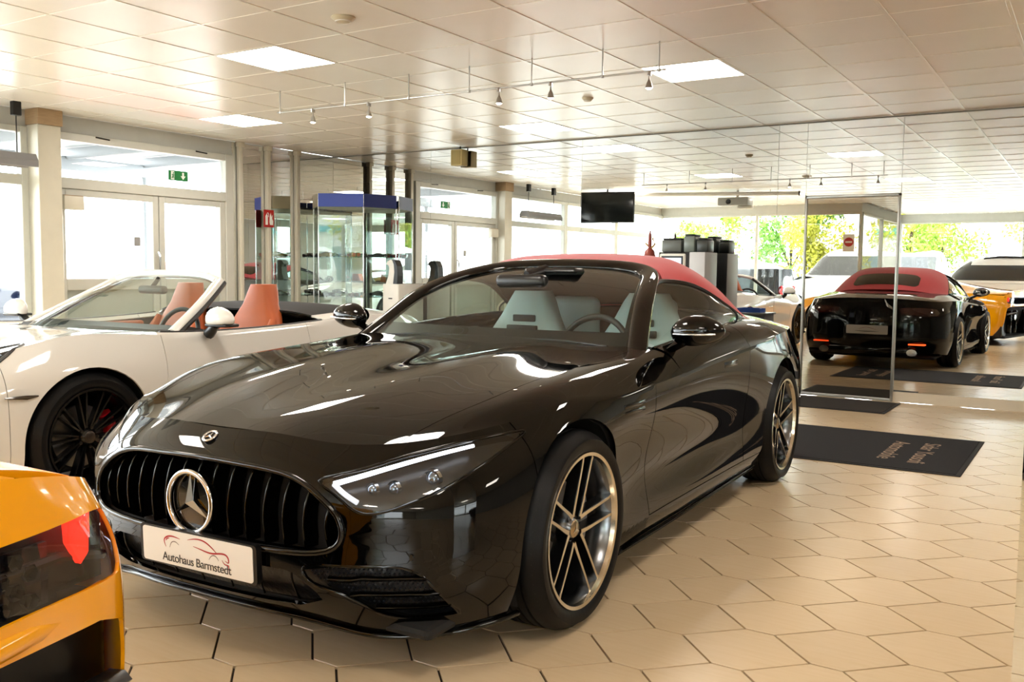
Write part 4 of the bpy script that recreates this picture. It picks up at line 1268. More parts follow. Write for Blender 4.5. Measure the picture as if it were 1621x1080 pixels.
# ------------------------------------------------------------------ white open convertible
M_wpaint = pm('white_paint', '#e4e2dc', 0.08, coat=0.6, var=0.0)
M_tan = pm('tan_leather', '#b5592b', 0.5, bump=0.12, bscale=120, var=.08)
M_wrim = pm('rim_satin_black', '#0c0c0d', 0.25, metal=.3)
PO = empty('white_convertible', (-5.31, 2.858, 0), math.atan2(-1, .05), 'white open-top sports convertible with tan leather seats and black wheels', 'car')
def st(x, *yz): return [(x, y, z) for y, z in yz]
PW = [
 [(.93,0,.17),(.985,0,.27),(.99,0,.40),(.97,0,.52),(.93,0,.60),(.87,0,.645)],
 [(.91,.3,.17),(.97,.3,.27),(.975,.3,.40),(.955,.3,.52),(.915,.3,.605),(.85,.3,.655)],
 [(.84,.55,.17),(.90,.56,.27),(.90,.56,.40),(.875,.56,.52),(.835,.56,.625),(.76,.55,.70)],
 [(.72,.70,.17),(.78,.73,.27),(.78,.735,.40),(.75,.735,.53),(.70,.73,.645),(.61,.70,.755)],
 [(.54,.80,.17),(.58,.835,.27),(.58,.84,.40),(.55,.84,.54),(.49,.825,.68),(.40,.765,.815)],
 [(.36,.84,.17),(.37,.875,.27),(.37,.885,.42),(.35,.885,.56),(.31,.87,.70),(.24,.80,.855)],
 st(.02,(.86,.17),(.90,.27),(.915,.42),(.918,.57),(.905,.72),(.82,.884)),
 st(-.35,(.865,.17),(.895,.25),(.895,.40),(.905,.56),(.90,.70),(.84,.866)),
 st(-.6,(.865,.17),(.89,.25),(.88,.40),(.895,.56),(.895,.70),(.85,.852)),
 st(-1.0,(.865,.17),(.885,.25),(.872,.40),(.89,.56),(.893,.70),(.86,.845)),
 st(-1.5,(.87,.17),(.89,.25),(.88,.40),(.90,.56),(.905,.70),(.87,.855)),
 st(-1.9,(.89,.18),(.915,.26),(.92,.42),(.935,.58),(.93,.72),(.875,.875)),
 st(-2.3,(.90,.19),(.93,.28),(.94,.42),(.945,.58),(.935,.74),(.86,.90)),
 st(-2.7,(.895,.2),(.925,.29),(.93,.43),(.93,.59),(.91,.745),(.81,.90)),
 st(-3.05,(.86,.22),(.885,.30),(.89,.44),(.885,.60),(.86,.74),(.74,.865)),
 [(-3.28,.76,.24),(-3.32,.78,.32),(-3.33,.785,.45),(-3.32,.78,.60),(-3.29,.76,.73),(-3.2,.66,.825)],
 [(-3.38,.5,.25),(-3.43,.52,.33),(-3.45,.52,.46),(-3.44,.52,.61),(-3.41,.51,.73),(-3.32,.46,.815)],
 [(-3.41,.28,.255),(-3.465,.28,.335),(-3.485,.28,.465),(-3.475,.28,.61),(-3.445,.28,.73),(-3.36,.26,.818)],
 [(-3.42,0,.26),(-3.48,0,.34),(-3.50,0,.47),(-3.49,0,.61),(-3.46,0,.73),(-3.38,0,.82)],
]
PG = spatch(PW, KU, KV, mu0=True, mu1=True); ptop = PG[:, -1]
PH = [
 [PW[0][5], PW[1][5], PW[2][5], PW[3][5]],
 [(.66,0,.715),(.64,.28,.712),(.56,.50,.745),PW[4][5]],
 [(.42,0,.775),(.41,.28,.768),(.36,.52,.80),PW[5][5]],
 [(.12,0,.83),(.12,.28,.82),(.1,.55,.845),PW[6][5]],
 [(-.2,0,.86),(-.2,.3,.85),(-.25,.58,.865),PW[7][5]],
 [(-.50,0,.862),(-.52,.35,.86),(-.58,.66,.862),PW[8][5]],
]
PHG = fit_edges(spatch(PH, KU, KU, mv0=True), row0=ptop[:3 * KU + 1], colN=ptop[3 * KU:8 * KU + 1])
PR = [
 [(-1.72,0,.95),(-1.74,.35,.95),(-1.80,.66,.935),PW[11][5]],
 [(-2.2,0,.985),(-2.2,.35,.978),(-2.25,.64,.95),PW[12][5]],
 [(-2.65,0,.95),(-2.65,.33,.945),(-2.7,.58,.93),PW[13][5]],
 [(-3.0,0,.885),(-3.0,.3,.88),(-3.03,.52,.88),PW[14][5]],
 [PW[18][5], PW[17][5], PW[16][5], PW[15][5]],
]
PRG = fit_edges(spatch(PR, KU, KU, mv0=True), rowN=ptop[15 * KU:18 * KU + 1][::-1], colN=ptop[11 * KU:15 * KU + 1])
pw = gridmesh(PG); B1, B2 = arch(0, .345, .372), arch(-2.45, .35, .38)
def phl(P):
    d = (np.sqrt(((P[:, 0] - .43) / .19) ** 2 + ((np.abs(P[:, 1]) - .672) / .112) ** 2) - 1) * .11
    return np.where(P[:, 2] > .6, d, 1)
fb = cut(pw, xgt(.44), B1); ph = cut(gridmesh(PHG[:, :2 * KU + 1], True), phl); ph = (ph[0] * np.array([1, .996, 1]), ph[1])
for m_, nm in ((cut(fb, phl), 'front_bumper'), (cut(cut(pw, xlt(-2.95), B2)), 'rear_bumper')):
    panel(nm, [m_, flipy(*m_)], M_wpaint, PO)
panel('bonnet', [ph, flipy(*ph)], M_wpaint, PO)
dkA = gridmesh(PRG[:, :2 * KU + 4], True); dk = cut(dkA, xgt(-2.55)); dk2 = cut(dkA, xlt(-2.553)); panel('engine_lid', [dk2, flipy(*dk2)], M_wpaint, PO); panel('tonneau_cover', [dk, flipy(*dk)], pm('black_canvas', '#101011', .85, bump=.2, bscale=200), PO)
inn2 = []
Pn = vnormals(*pw).reshape(PG.shape)
for sgn in (1, -1):
    f_ = lambda m: m if sgn > 0 else flipy(*m)
    wing = cut(pw, xlt(.437), xgt(-.478), B1, phl); wt = cut(gridmesh(PHG[:, 2 * KU:], True), phl)
    panel('front_wing', [f_(wing), f_(wt)], M_wpaint, PO)
    dr = cut(pw, xlt(-.482), xgt(-1.66), lambda P: P[:, 2] - .26)
    ledge = np.stack([ptop, ptop + np.array([0, -.012, .012]), ptop + np.array([0, -.05, .014]), ptop + np.array([0, -.075, -.01])], 1)[8 * KU - 4:11 * KU + 3]
    lg = gridmesh(ledge)
    panel('door', [f_(dr), f_(cut(lg, xgt(-1.66)))], M_wpaint, PO)
    sl = cut(pw, xlt(-.35), xgt(-2.1), lambda P: .257 - P[:, 2], B1, B2); panel('side_skirt', [f_(sl)], M_wpaint, PO)
    rw_ = cut(pw, xlt(-1.664), xgt(-2.947), B2, lambda P: np.where(P[:, 0] > -2.08, P[:, 2] - .26, 1)); rt = gridmesh(PRG[:, 2 * KU + 3:], True)
    panel('rear_wing', [f_(rw_), f_(rt), f_(cut(lg, xlt(-1.664)))], M_wpaint, PO)
    # headlight
    h_ = empty('headlight', (0, 0, 0)); h_.parent = PO
    hm = weld([cut(pw, lambda P: -phl(P)), cut(gridmesh(PHG, True), lambda P: -phl(P))])
    mk('headlight_cover', *f_(hm), M_hglass, h_, 60)
    hn = vnormals(*hm); mk('headlight_housing', *f_((hm[0] - hn * .05, hm[1])), pm('lamp_grey', '#585a5c', .3, metal=.6), h_, 60)
    ap = np.concatenate([PG.reshape(-1, 3), PHG.reshape(-1, 3)]); ap = ap[ap[:, 2] > .6]
    rg = []
    for t in np.linspace(0, 2 * PI, 28, endpoint=False):
        ex, ey = .43 + .19 * math.cos(t), .672 + .112 * math.sin(t)
        dd = (ap[:, 0] - ex) ** 2 + (ap[:, 1] - ey) ** 2; k3 = np.argsort(dd)[:3]; w3 = 1 / (dd[k3] + 1e-7)
        rg.append((ex, ey * sgn, float((ap[k3, 2] * w3).sum() / w3.sum()) - .002))
    MB().tube(rg, .010, 8, closed=True, up=(0, 0, 1)).build('headlight_bezel', pm('bezel_grey', '#3c3d3e', .3), h_, 60)
    for lx, ly, lz in ((.36, .66, .775), (.50, .66, .715), (.43, .70, .735), (.44, .62, .745)):
        MB().ball((lx, ly * sgn, lz), .028, 8).build('lens', pm('lens_glass', '#8d97a5', 0.04, metal=.8), h_, 60)
    # side marker, handle
    mkx = MB().tube([(.30, .893 * sgn, .60), (.36, .89 * sgn, .598), (.46, .873 * sgn, .603)], [.004, .012, .004], 6).build('side_marker', pm('marker_glass', '#3a3128', .1), PO, 50)
    MB().bbox(-1.55, -1.36, .895 if sgn > 0 else -.908, .908 if sgn > 0 else -.895, .68, .705, .005).build('door_handle', M_wpaint, PO, 50)
    MB().tube(np.array([(x, y * sgn, z) for x, y, z in ptop[8 * KU - 3:11 * KU]]) + np.array([0, -.03 * sgn, .012]), .010, 6).build('belt_trim', M_black, PO, 50)
    # door mirror: white shell on a black foot
    m_ = empty('door_mirror', (-.80, 0, 0)); m_.parent = PO
    mb = MB().ball((0, 0, 0), 1.0, 12)
    mb.V = [(x * (.075 if x > 0 else .04), (y * .105 + .985) * sgn, (z if z > -.35 else -.35) * .075 * (1 - .15 * y) + .935) for x, y, z in mb.V]
    if sgn < 0: mb.F = [f[::-1] for f in mb.F]
    mb.build('mirror_shell', M_wpaint, m_, 60)
    MB().bbox(-.06, .05, min(.90 * sgn, 1.075 * sgn), max(.90 * sgn, 1.075 * sgn), .893, .912, .008).tube([(-.01, .87 * sgn, .845), (-.005, .905 * sgn, .87), (0, .935 * sgn, .90)], [.035, .03, .025], 8).build('mirror_foot', M_black, m_, 50)
    mi = cut(gridmesh((PG - .03 * Pn)[::2, ::2]), B1, B2); inn2.append(f_(mi)); h2 = PHG.copy(); h2[:, :, 2] -= .03; inn2.append(f_(gridmesh(h2[::2, ::2], True)))
    for xc in (0, -2.45):
        wh = MB().lathe([(.385, .87 * sgn), (.39, .56 * sgn), (.05, .54 * sgn)], 36, 'y', (xc, 0, .35))
        mk('wheel_house', *clip(np.array(wh.V), wh.F, lambda P: P[:, 2] - .18), M_blackm, PO, 40)
        wheel(PO, (xc, (.79 if xc == 0 else .80) * sgn, .345), sgn, R=.345, rim=.262, wid=.25, style='ten', cal='#c01020', rimmat=M_wrim, facemat=M_wrim, star=False, rot=.1)
V, F = weld(inn2, 1e-5); mk('inner_shell', V, F, M_blackm, PO)
MB().bbox(-3.3, .8, -.78, .78, .16, .2, .02).build('underbody', M_blackm, PO)
# windscreen
PWS = [
 [(-.55,0,.855),(-.57,.35,.855),(-.62,.58,.855),(-.68,.70,.85)],
 [(-.88,0,1.05),(-.90,.33,1.045),(-.94,.50,1.03),(-.99,.60,1.01)],
 [(-1.26,0,1.195),(-1.26,.28,1.19),(-1.255,.42,1.172),(-1.24,.50,1.15)],
]
G = spatch(PWS, 8, 6, mv0=True); g = gridmesh(G, True); mk('windscreen', *weld([g, flipy(*g)]), M_cglass, PO, 60)
rp_ = G[:, -1]; rp2 = G[-1]
frm = np.concatenate([rp_, rp2[::-1][1:]]); frm = np.concatenate([frm, frm[::-1][1:] * np.array([1, -1, 1])])
MB().tube(frm, .026, 10, flat=1.3, up=(.5, 0, .86)).build('windscreen_frame', M_wpaint, PO, 60)
sl_ = np.concatenate([rp_ + np.array([-.028, .012, -.01])])
for sgn in (1, -1): MB().tube(sl_ * np.array([1, sgn, 1]), .022, 8).build('windscreen_seal', M_black, PO, 60)
MB().bbox(-1.16, -1.10, -.12, .12, 1.06, 1.115, .02, 3).tube([(-1.13, 0, 1.11), (-1.18, 0, 1.165)], .015, 8).build('rear_view_mirror', M_black, PO, 50)
MB().prism([(-.58, .80), (-.66, .868), (-.80, .885), (-.93, .86), (-.98, .78), (-.9, .55), (-.6, .5)], -.70, .70, axis=1).build('dashboard', M_dleather, PO)
MB().tube([(-1.02 - .05 * math.sin(t), .36 + .18 * math.cos(t), .80 + .17 * math.sin(t)) for t in np.linspace(0, 2 * PI, 36, endpoint=False)], .015, 8, closed=True, up=(1, 0, 0)).build('steering_wheel', M_black, PO, 60)
for y in (.37, -.37):
    s_ = seat(-1.40, y, PO, M_tan, .72)
    for ch in list(s_.children):
        if ch.name.startswith(('harness', 'air_vent')): bpy.data.objects.remove(ch)
for sgn in (1, -1):
    MB().bbox(-2.0, -1.85, .33 * sgn - .2, .33 * sgn + .2, .5, .84, .05, 3).build('rear_seat_back', M_tan, PO, 50)
    MB().bbox(-1.66, -.65, .74 if sgn > 0 else -.79, .79 if sgn > 0 else -.74, .42, .835, .02, 2).build('door_trim', M_tan, PO, 50)
MB().bbox(-2.1, -.6, -.74, .74, .2, .36, .02).build('cabin_floor', M_blackm, PO)

# ------------------------------------------------------------------ plan-based bodies: yellow supercar and cars outside
def planwrap(S):
    P = np.array([s[:2] for s in S], float)
    E = np.concatenate([[P[1] * (1, -1)], P, [P[-2] * (1, -1)]])
    T = E[2:] - E[:-2]; T /= np.linalg.norm(T, axis=1)[:, None]
    Nn = np.stack([-T[:, 1], T[:, 0]], 1) * -1      # outward for front -> left side -> rear
    Nn = np.stack([T[:, 1], -T[:, 0]], 1)
    out = []
    for (x, y, zs, ins), n in zip(S, Nn):
        row = []
        for z, i in zip(zs, ins):
            q = np.array([x, y]) - n * i
            if y == 0: q[1] = 0
            row.append((q[0], q[1], z))
        out.append(row)
    return out

M_yellow = pm('yellow_paint', '#f2a40a', 0.12, coat=0.7, var=0.0)
HU = empty('yellow_supercar', (-1.137, .079, 0), PI + .2, 'yellow mid-engined supercar with its rear end nearest the camera', 'car')
iF = [.05, 0, .01, .06, .14, .26]; iM = [.03, 0, .02, .015, .03, .09]; iR = [.03, 0, 0, 0, .02, .08]; iB = [.14, .07, .02, .0, .0, .03]
HS = [
 (4.44, 0, [.14,.24,.34,.43,.50,.55], iF), (4.40, .45, [.14,.24,.34,.43,.50,.56], iF), (4.25, .75, [.14,.24,.34,.45,.53,.60], [.04,0,.01,.04,.10,.19]),
 (4.0, .88, [.14,.25,.36,.50,.60,.68], [.04,0,0,.01,.05,.14]), (3.7, .93, [.14,.26,.40,.54,.66,.74], [.03,0,0,.01,.04,.12]), (3.4, .95, [.15,.28,.42,.58,.70,.775], [.03,0,0,.005,.03,.11]),
 (2.9, .945, [.15,.26,.40,.55,.68,.765], iM), (2.2, .935, [.15,.26,.40,.56,.70,.80], [.02,0,.06,.04,.02,.08]), (1.5, .95, [.155,.27,.42,.58,.73,.855], [.02,0,.03,.02,.01,.08]),
 (.95, .962, [.16,.29,.45,.61,.76,.90], iR), (.55, .965, [.165,.30,.46,.63,.78,.92], iR), (.25, .955, [.18,.32,.48,.65,.785,.898], [.04,.01,0,0,.02,.085]),
 (.10, .93, [.2,.34,.5,.66,.79,.892], [.08,.03,.0,0,.02,.08]), (.03, .87, [.2,.35,.51,.67,.80,.902], [.11,.05,.01,0,.01,.055]), (.005, .75, [.2,.36,.52,.68,.82,.93], iB), (0, .4, [.2,.36,.52,.68,.82,.965], iB), (0, 0, [.2,.36,.52,.68,.82,.97], iB),
]
HWN = planwrap(HS)
HGw = spatch(HWN, 8, 7, mu0=True, mu1=True); hw_ = gridmesh(HGw)
C1, C2 = arch(3.4, .345, .375), arch(.78, .35, .385)
ZL = [(-.1,.850),(.5,.856),(.80,.864),(.848,.858),(.872,.80),(.868,.752),(.70,.750),(.63,.748),(.50,.735),(-.1,.735)]
ZB = [(-.1,.69),(.55,.69),(.80,.692),(.868,.67),(.885,.60),(.885,.16),(-.1,.16)]
def hz(P):
    q = np.stack([np.abs(P[:, 1]), P[:, 2]], 1)
    return np.where(P[:, 0] < .22, np.minimum(poly_sd(q, ZL), poly_sd(q, ZB)), 1)
b_ = cut(hw_, xlt(.35), C2, hz); panel('rear_bumper', [b_, flipy(*b_)], M_yellow, HU, 35, .006)
b_ = cut(hw_, xgt(.353), xlt(2.6), C2, C1)
for m in (b_, flipy(*b_)): panel('flank', [m], M_yellow, HU, 35)
b_ = cut(hw_, xgt(2.603), C1)
panel('front_body', [b_, flipy(*b_)], M_yellow, HU, 35)
bk_ = cut(gridmesh(HGw - .10 * vnormals(*hw_).reshape(HGw.shape)), xlt(.6), lambda P: P[:, 2] - .16)
MB().box(.075, .085, -.87, .87, .735, .87).build('lamp_backing', M_blackm, HU)
mk('rear_backing', *weld([bk_, flipy(*bk_)], 1e-5), M_blackm, HU)
# top: bonnet, roof, engine deck
def toploft(rows, kx=6, ky=6):
    N = [[(x, y, z) for y, z in r] for x, r in rows]
    return spatch(N, kx, ky, mv0=True)
HT = toploft([(4.18, [(0,.56),(.3,.565),(.5,.575),(.66,.60)]), (3.7, [(0,.66),(.3,.665),(.55,.69),(.81,.745)]), (3.3, [(0,.745),(.35,.75),(.6,.765),(.84,.778)]), (2.9, [(0,.89),(.35,.88),(.58,.83),(.855,.77)]),
              (2.35, [(0,1.09),(.35,1.07),(.54,1.0),(.855,.795)]), (1.95, [(0,1.155),(.35,1.135),(.53,1.06),(.86,.815)]), (1.5, [(0,1.15),(.35,1.13),(.54,1.05),(.87,.86)]), (.95, [(0,1.065),(.35,1.05),(.58,.985),(.88,.90)]),
              (.5, [(0,1.0),(.4,.985),(.65,.95),(.875,.903)]), (.07, [(0,.972),(.4,.966),(.64,.945),(.80,.905)])])
ht = gridmesh(HT)
WSP = [(2.28,-.1),(2.30,.40),(2.42,.52),(3.10,.66),(3.22,.55),(3.27,-.1)]; SWP = [(2.25,.60),(2.75,.70),(2.55,.80),(1.85,.80),(1.45,.74),(1.75,.60)]
gl = lambda P: np.minimum(poly_sd(P[:, :2] * (1, 1), WSP), poly_sd(P[:, :2], SWP))
b_ = cut(ht, gl); panel('upper_body', [b_, flipy(*b_)], M_yellow, HU, 35)
for poly, nm in ((WSP, 'windscreen'), (SWP, 'side_window')):
    w_ = cut(ht, lambda P: -poly_sd(P[:, :2], poly)); mk(nm, *weld([w_, flipy(*w_)]), pm('black_glass', '#0a0c0d', .03, coat=1.), HU, 60)
# engine deck recess lines and rear lip
MB().tube(scurve([(.09, -.70, .930), (.06, -.45, .958), (.05, 0, .968), (.06, .45, .958), (.09, .70, .930)], 6), .014, 8, flat=1.6, up=(0, 0, 1)).build('tail_lip', M_yellow, HU, 60)
# tail lights and grille
M_hex = None
def hexmesh_mat():
    m = pm('honeycomb_mesh', '#10151d', .35)
    nt = m.node_tree; b = nt.nodes['Principled BSDF']
    tc = nt.nodes.new('ShaderNodeTexCoord'); v = nt.nodes.new('ShaderNodeTexVoronoi'); v.inputs['Scale'].default_value = 32; v.inputs['Randomness'].default_value = .35
    bp = nt.nodes.new('ShaderNodeBump'); bp.inputs['Strength'].default_value = 1.0; bp.inputs['Distance'].default_value = .02
    nt.links.new(tc.outputs['Object'], v.inputs['Vector']); nt.links.new(v.outputs['Distance'], bp.inputs['Height']); nt.links.new(bp.outputs[0], b.inputs['Normal'])
    return m
M_hex = hexmesh_mat()
MB().box(.05, .06, -.74, .74, .735, .83).build('engine_grille', M_hex, HU)
hx = MB()
for i in range(-14, 15):
    for j in range(4):
        y = i * .05 + (.025 if j % 2 else 0); z = .75 + j * .022
        hx.lathe([(.0115, .0), (.0135, -.012)], 6, 'x', (.05, y, z))
hx.build('honeycomb', pm('honeycomb_black', '#0e1218', .3), HU)['kind'] = 'stuff'
for sgn in (1, -1):
    cl_ = cut(gridmesh(HGw - .004 * vnormals(*hw_).reshape(HGw.shape)), xlt(.2), inpoly([(.62,.750),(.868,.752),(.872,.80),(.848,.858),(.80,.864),(.62,.858)]))
    t_ = empty('tail_light', (0, 0, 0)); t_.parent = HU
    mk('tail_light_cover', *(cl_ if sgn > 0 else flipy(*cl_)), glassm('smoked_cover', (.6, .55, .55), 1.5), t_, 60)
    cn = vnormals(*cl_); bw = (cl_[0] - cn * .05, cl_[1]); mk('lamp_bowl', *(bw if sgn > 0 else flipy(*bw)), M_black, t_, 60)
    M_tl = pm('led_red', '#ff3020', .3, emit=1.5, ecol='#ff2a18')
    def tp(y, z): return (max(.035, .032 + (max(0, y - .8)) * .9), y * sgn, z)
    for poly in ([(.765,.858),(.805,.862),(.832,.815),(.822,.79),(.79,.782),(.768,.82)], [(.818,.864),(.852,.862),(.868,.825),(.852,.80),(.84,.812)]):
        n = len(poly); V = [tp(a, b) for a, b in poly]; V += [(x + .012, y, z) for x, y, z in V]
        F = [tuple(range(n)) if sgn < 0 else tuple(range(n))[::-1], tuple(range(n, 2 * n))] + [(i, (i + 1) % n, n + (i + 1) % n, n + i) for i in range(n)]
        mk('led_segment', V, F, M_tl, t_)
    MB().tube([(.045, .62 * sgn, .80), (.05, .76 * sgn, .80), (.06, .86 * sgn, .775)], .008, 6).build('lamp_blade', M_black, t_, 50)
    MB().bbox(.03, .3, .60 * sgn - .012, .60 * sgn + .012, .22, .62, .006).build('diffuser_fin', M_gloss, HU, 50)
    MB().bbox(.03, .3, .30 * sgn - .012, .30 * sgn + .012, .22, .62, .006).build('diffuser_fin', M_gloss, HU, 50)
    MB().tube([(.20, .42 * sgn, .50), (.02, .42 * sgn, .50)], .05, 16).build('exhaust_tip', M_chrome, HU, 50)
    MB().tube([(.015, .40 * sgn, .585), (.02, .70 * sgn, .575), (.05, .875 * sgn, .56)], .016, 6, flat=1.8, up=(0, 0, 1)).build('bumper_blade', M_black, HU, 50)
    MB().bbox(.10, .40, .78 * sgn - .13, .78 * sgn + .13, .16, .70, .02).build('bumper_corner', M_black, HU, 50)
    for xc in (3.4, .78):
        wh = MB().lathe([(.385, .90 * sgn), (.39, .58 * sgn), (.05, .56 * sgn)], 36, 'y', (xc, 0, .35))
        mk('wheel_house', *clip(np.array(wh.V), wh.F, lambda P: P[:, 2] - .18), M_blackm, HU, 40)
        wheel(HU, (xc, .82 * sgn, .345), sgn, R=.345, rim=.262, wid=.26, style='ten', cal='#d8b000', rimmat=M_wrim, facemat=M_wrim, star=False)
MB().bbox(.05, 4.2, -.85, .85, .13, .17, .02).build('underbody', M_blackm, HU)
MB().tube(scurve([(.035, -.83, .724), (.004, -.6, .714), (-.008, 0, .708), (.004, .6, .714), (.035, .83, .724)], 6), .020, 8, flat=.8, up=(0, 0, 1)).build('bumper_bar', M_yellow, HU, 60)
# ------------------------------------------------------------------ lights, detectors and fittings under the ceiling
rail = empty('spotlight_rail', (-4.3, 5.84, 2.585), 0, 'thin steel spotlight rail hanging from the ceiling on rods', 'light rail')
MB().tube([(-1.82, 0, 0), (1.80, 0, 0)], .007, 8).build('rail', M_steel, rail, 50)
for x in (-6.09, -5.34, -4.67, -4.09, -3.54, -2.97, -2.55):
    MB().tube([(x + 4.3, 0, 0), (x + 4.3, 0, H - 2.585)], .005, 6).lathe([(.014, -.008), (.014, .008)], 10, 'z', (x + 4.3, 0, 0)).build('rod', M_steel, rail, 50)
M_bulb = pm('spot_lens', '#fff6e6', .3, emit=9, ecol='#fff0d8')
for x, lb in ((-5.70, 'first small spotlight on the rail, the one farthest from the mirror door'), (-5.08, 'second small spotlight on the rail beside the square lamp'), (-3.82, 'tilted small spotlight in the middle of the rail'), (-3.38, 'small spotlight on the rail right of the tilted one'), (-2.62, 'small spotlight at the rail end under the square lamp')):
    s_ = empty('spotlight', (x, 5.84, 2.575), 0, lb, 'spotlight', 'spotlights on the rail')
    MB().tube([(0, 0, .01), (0, 0, -.02)], .012, 10, flat=2.0).build('clamp', M_steel, s_, 50)
    MB().lathe([(.004, -.02), (.006, -.045), (.016, -.065), (.026, -.10), (.024, -.102)], 16, 'z').build('reflector', M_steel, s_, 50)
    MB().lathe([(.0, -.112), (.015, -.109), (.024, -.100)], 16, 'z').build('lens', M_bulb, s_, 50)
for x, y, r, lb in ((-3.98, 4.34, .075, 'round white smoke detector on the ceiling'), (-3.91, 7.41, .05, 'small flat round ceiling sensor near the spotlight rail')):
    d_ = empty('smoke_detector', (x, y, H), 0, lb, 'detector')
    MB().lathe([(0, -.028), (r * .55, -.028), (r * .8, -.018), (r, -.006), (r, .0)], 28, 'z').build('housing', pm('detector_cream', '#cfc6ab', .5), d_, 50)
    MB().lathe([(r * .55, -.0285), (r * .62, -.030), (r * .68, -.024)], 28, 'z').build('vent_ring', M_white, d_, 50)
sp = empty('speaker', (-6.83, 9.55, 2.53), 0, 'small cream loudspeaker hanging in front of the mirror wall', 'speaker')
MB().bbox(-.085, .085, -.07, .07, 0, .20, .012).build('cabinet', pm('speaker_cream', '#c5b57e', .5), sp, 40)
MB().bbox(-.07, .07, -.078, -.068, .015, .185, .004).build('grille', pm('speaker_cloth', '#ab9c6a', .9, bump=.5, bscale=400), sp, 40)
MB().tube([(0, .02, .2), (0, .02, H - 2.53)], .008, 8).build('bracket', M_black, sp, 40)

tv = empty('television', (-7.93, 3.4, 2.15), math.radians(-8), 'black flat television hung near the windows, seen in the mirror', 'television')
MB().bbox(-.53, .53, -.025, .025, 0, .58, .01).build('casing', M_black, tv, 40)
MB().box(-.51, .51, .0255, .027, .02, .56).build('screen', pm('screen_black', '#0b1012', .08), tv)
MB().tube([(0, 0, .5), (0, 0, H - 2.15)], .02, 8).build('ceiling_mount', M_black, tv, 40)
rl = empty('projection_screen', (-6.35, 2.55, 2.70), math.atan2(-1.2, 3.7), 'long rolled-up white projection screen under the ceiling, seen in the mirror', 'projection screen')
MB().tube([(-1.7, 0, 0), (1.7, 0, 0)], .034, 12).build('casing', M_white, rl, 50)
for x in (-1.71, 1.71): MB().lathe([(0, 0), (.045, 0), (.045, .03), (0, .03)], 16, 'x', (x - .015, 0, 0)).build('end_cap', M_black, rl, 40)
for x in (-1.2, 1.2): MB().tube([(x, 0, .03), (x, 0, H - 2.70)], .008, 6).build('hanger', M_steel, rl)
pj_ = empty('projector', (-5.82, 2.2, 2.43), 0, 'grey ceiling projector seen in the mirror', 'projector')
MB().bbox(-.33, .25, -.16, .16, .06, .21, .02).build('body', pm('projector_grey', '#9a9a94', .45), pj_, 40)
MB().lathe([(0, .17), (.04, .172), (.05, .16), (.05, .1)], 20, 'y', (-.12, 0, .13)).build('lens', M_gloss, pj_, 40)
MB().bbox(.02, .30, -.05, .05, .0, .06, .01).build('cable_box', M_cream, pj_, 40)
MB().tube([(0, 0, .2), (0, 0, H - 2.43)], .025, 8).build('mount', M_white, pj_, 40)

# ------------------------------------------------------------------ corner showcase
VP = [(-8.90, 9.12), (-8.57, 8.87), (-8.05, 9.15), (-7.9, 9.62)]
vc = empty('showcase', (-8.6, 9.3, 0), 0, 'tall glass corner showcase with a blue header', 'showcase')
def vpt(p, z): return (p[0] + 8.6, p[1] - 9.3, z)
poly = [(p[0] + 8.6, p[1] - 9.3) for p in VP] + [(-.30, .32)]
M_blue = pm('header_blue', '#0a36a0', .4); M_beige = pm('header_beige', '#b3a88c', .4); M_navy = pm('header_navy', '#1d2c6c', .4)
MB().prism(poly, 0, .30).build('base', M_white, vc)
MB().prism([(a * 1.0, b) for a, b in poly], 2.03, 2.05).build('top_board', M_white, vc)
for k, m_ in enumerate((M_beige, M_blue, M_navy)):
    a, b = np.array(VP[k]), np.array(VP[k + 1]); t = (b - a) / np.linalg.norm(b - a); n = np.array([t[1], -t[0]])
    q = [a + n * .012, b + n * .012, b - n * .004, a - n * .004]
    MB().prism([(p[0] + 8.6, p[1] - 9.3) for p in q], 2.03, 2.20).build('header_panel', m_, vc)
    q = [a + n * .002 + t * .006, b + n * .002 - t * .006, b - n * .002 - t * .006, a - n * .002 + t * .006]
    MB().prism([(p[0] + 8.6, p[1] - 9.3) for p in q], .30, 2.03).build('glass_pane', M_vglass, vc)
for p in VP:
    MB().tube([vpt(p, .3), vpt(p, 2.2)], .008, 8).build('corner_post', M_chrome, vc, 50)
shp = [(a * .97, b * .97) for a, b in poly]
for z in (.86, 1.38):
    MB().prism(shp, z, z + .008).build('glass_shelf', M_vglass, vc)
# model cars on the shelves
def toy(label, loc, rz, paint, sc=1 / 16):
    t = empty('model_car', loc, rz, label, 'model car', 'model cars in the corner showcase')
    g1 = HGw[::6, ::4] * sc - np.array([2.2 * sc, 0, .08 * sc]); g2 = HT[::3, ::3] * sc - np.array([2.2 * sc, 0, .08 * sc])
    a, b = gridmesh(g1), gridmesh(g2)
    V, F = weld([a, flipy(*a), b, flipy(*b)], 1e-5); mk('body', V, F, paint, t, 40)
    w_ = cut(ht, lambda P: -poly_sd(P[:, :2], WSP)); w_ = (w_[0] * sc - np.array([2.2 * sc, 0, .08 * sc - .0008]), w_[1])
    mk('windscreen', *weld([w_, flipy(*w_)], 1e-5), pm('black_glass', '#0a0c0d', .03, coat=1.), t)
    for x in (3.4, .78):
        for y in (.86, -.86):
            MB().lathe([(0, .06 * sc), (.2 * sc, .07 * sc), (.33 * sc, .06 * sc), (.34 * sc, -.1 * sc), (0, -.1 * sc)], 18, 'y', ((x - 2.2) * sc, y * sc, .26 * sc)).build('wheel', M_rubber, t, 40)
    return t
c_ = lambda n, h: pm(n, h, .15, coat=.6)
toy('red model car on the upper glass shelf of the showcase', (-8.27, 9.20, 1.389), 2.6, c_('toy_red', '#a01418'))
toy('gold model car on the upper glass shelf of the showcase', (-8.60, 9.05, 1.389), 2.9, c_('toy_gold', '#9a8440'))
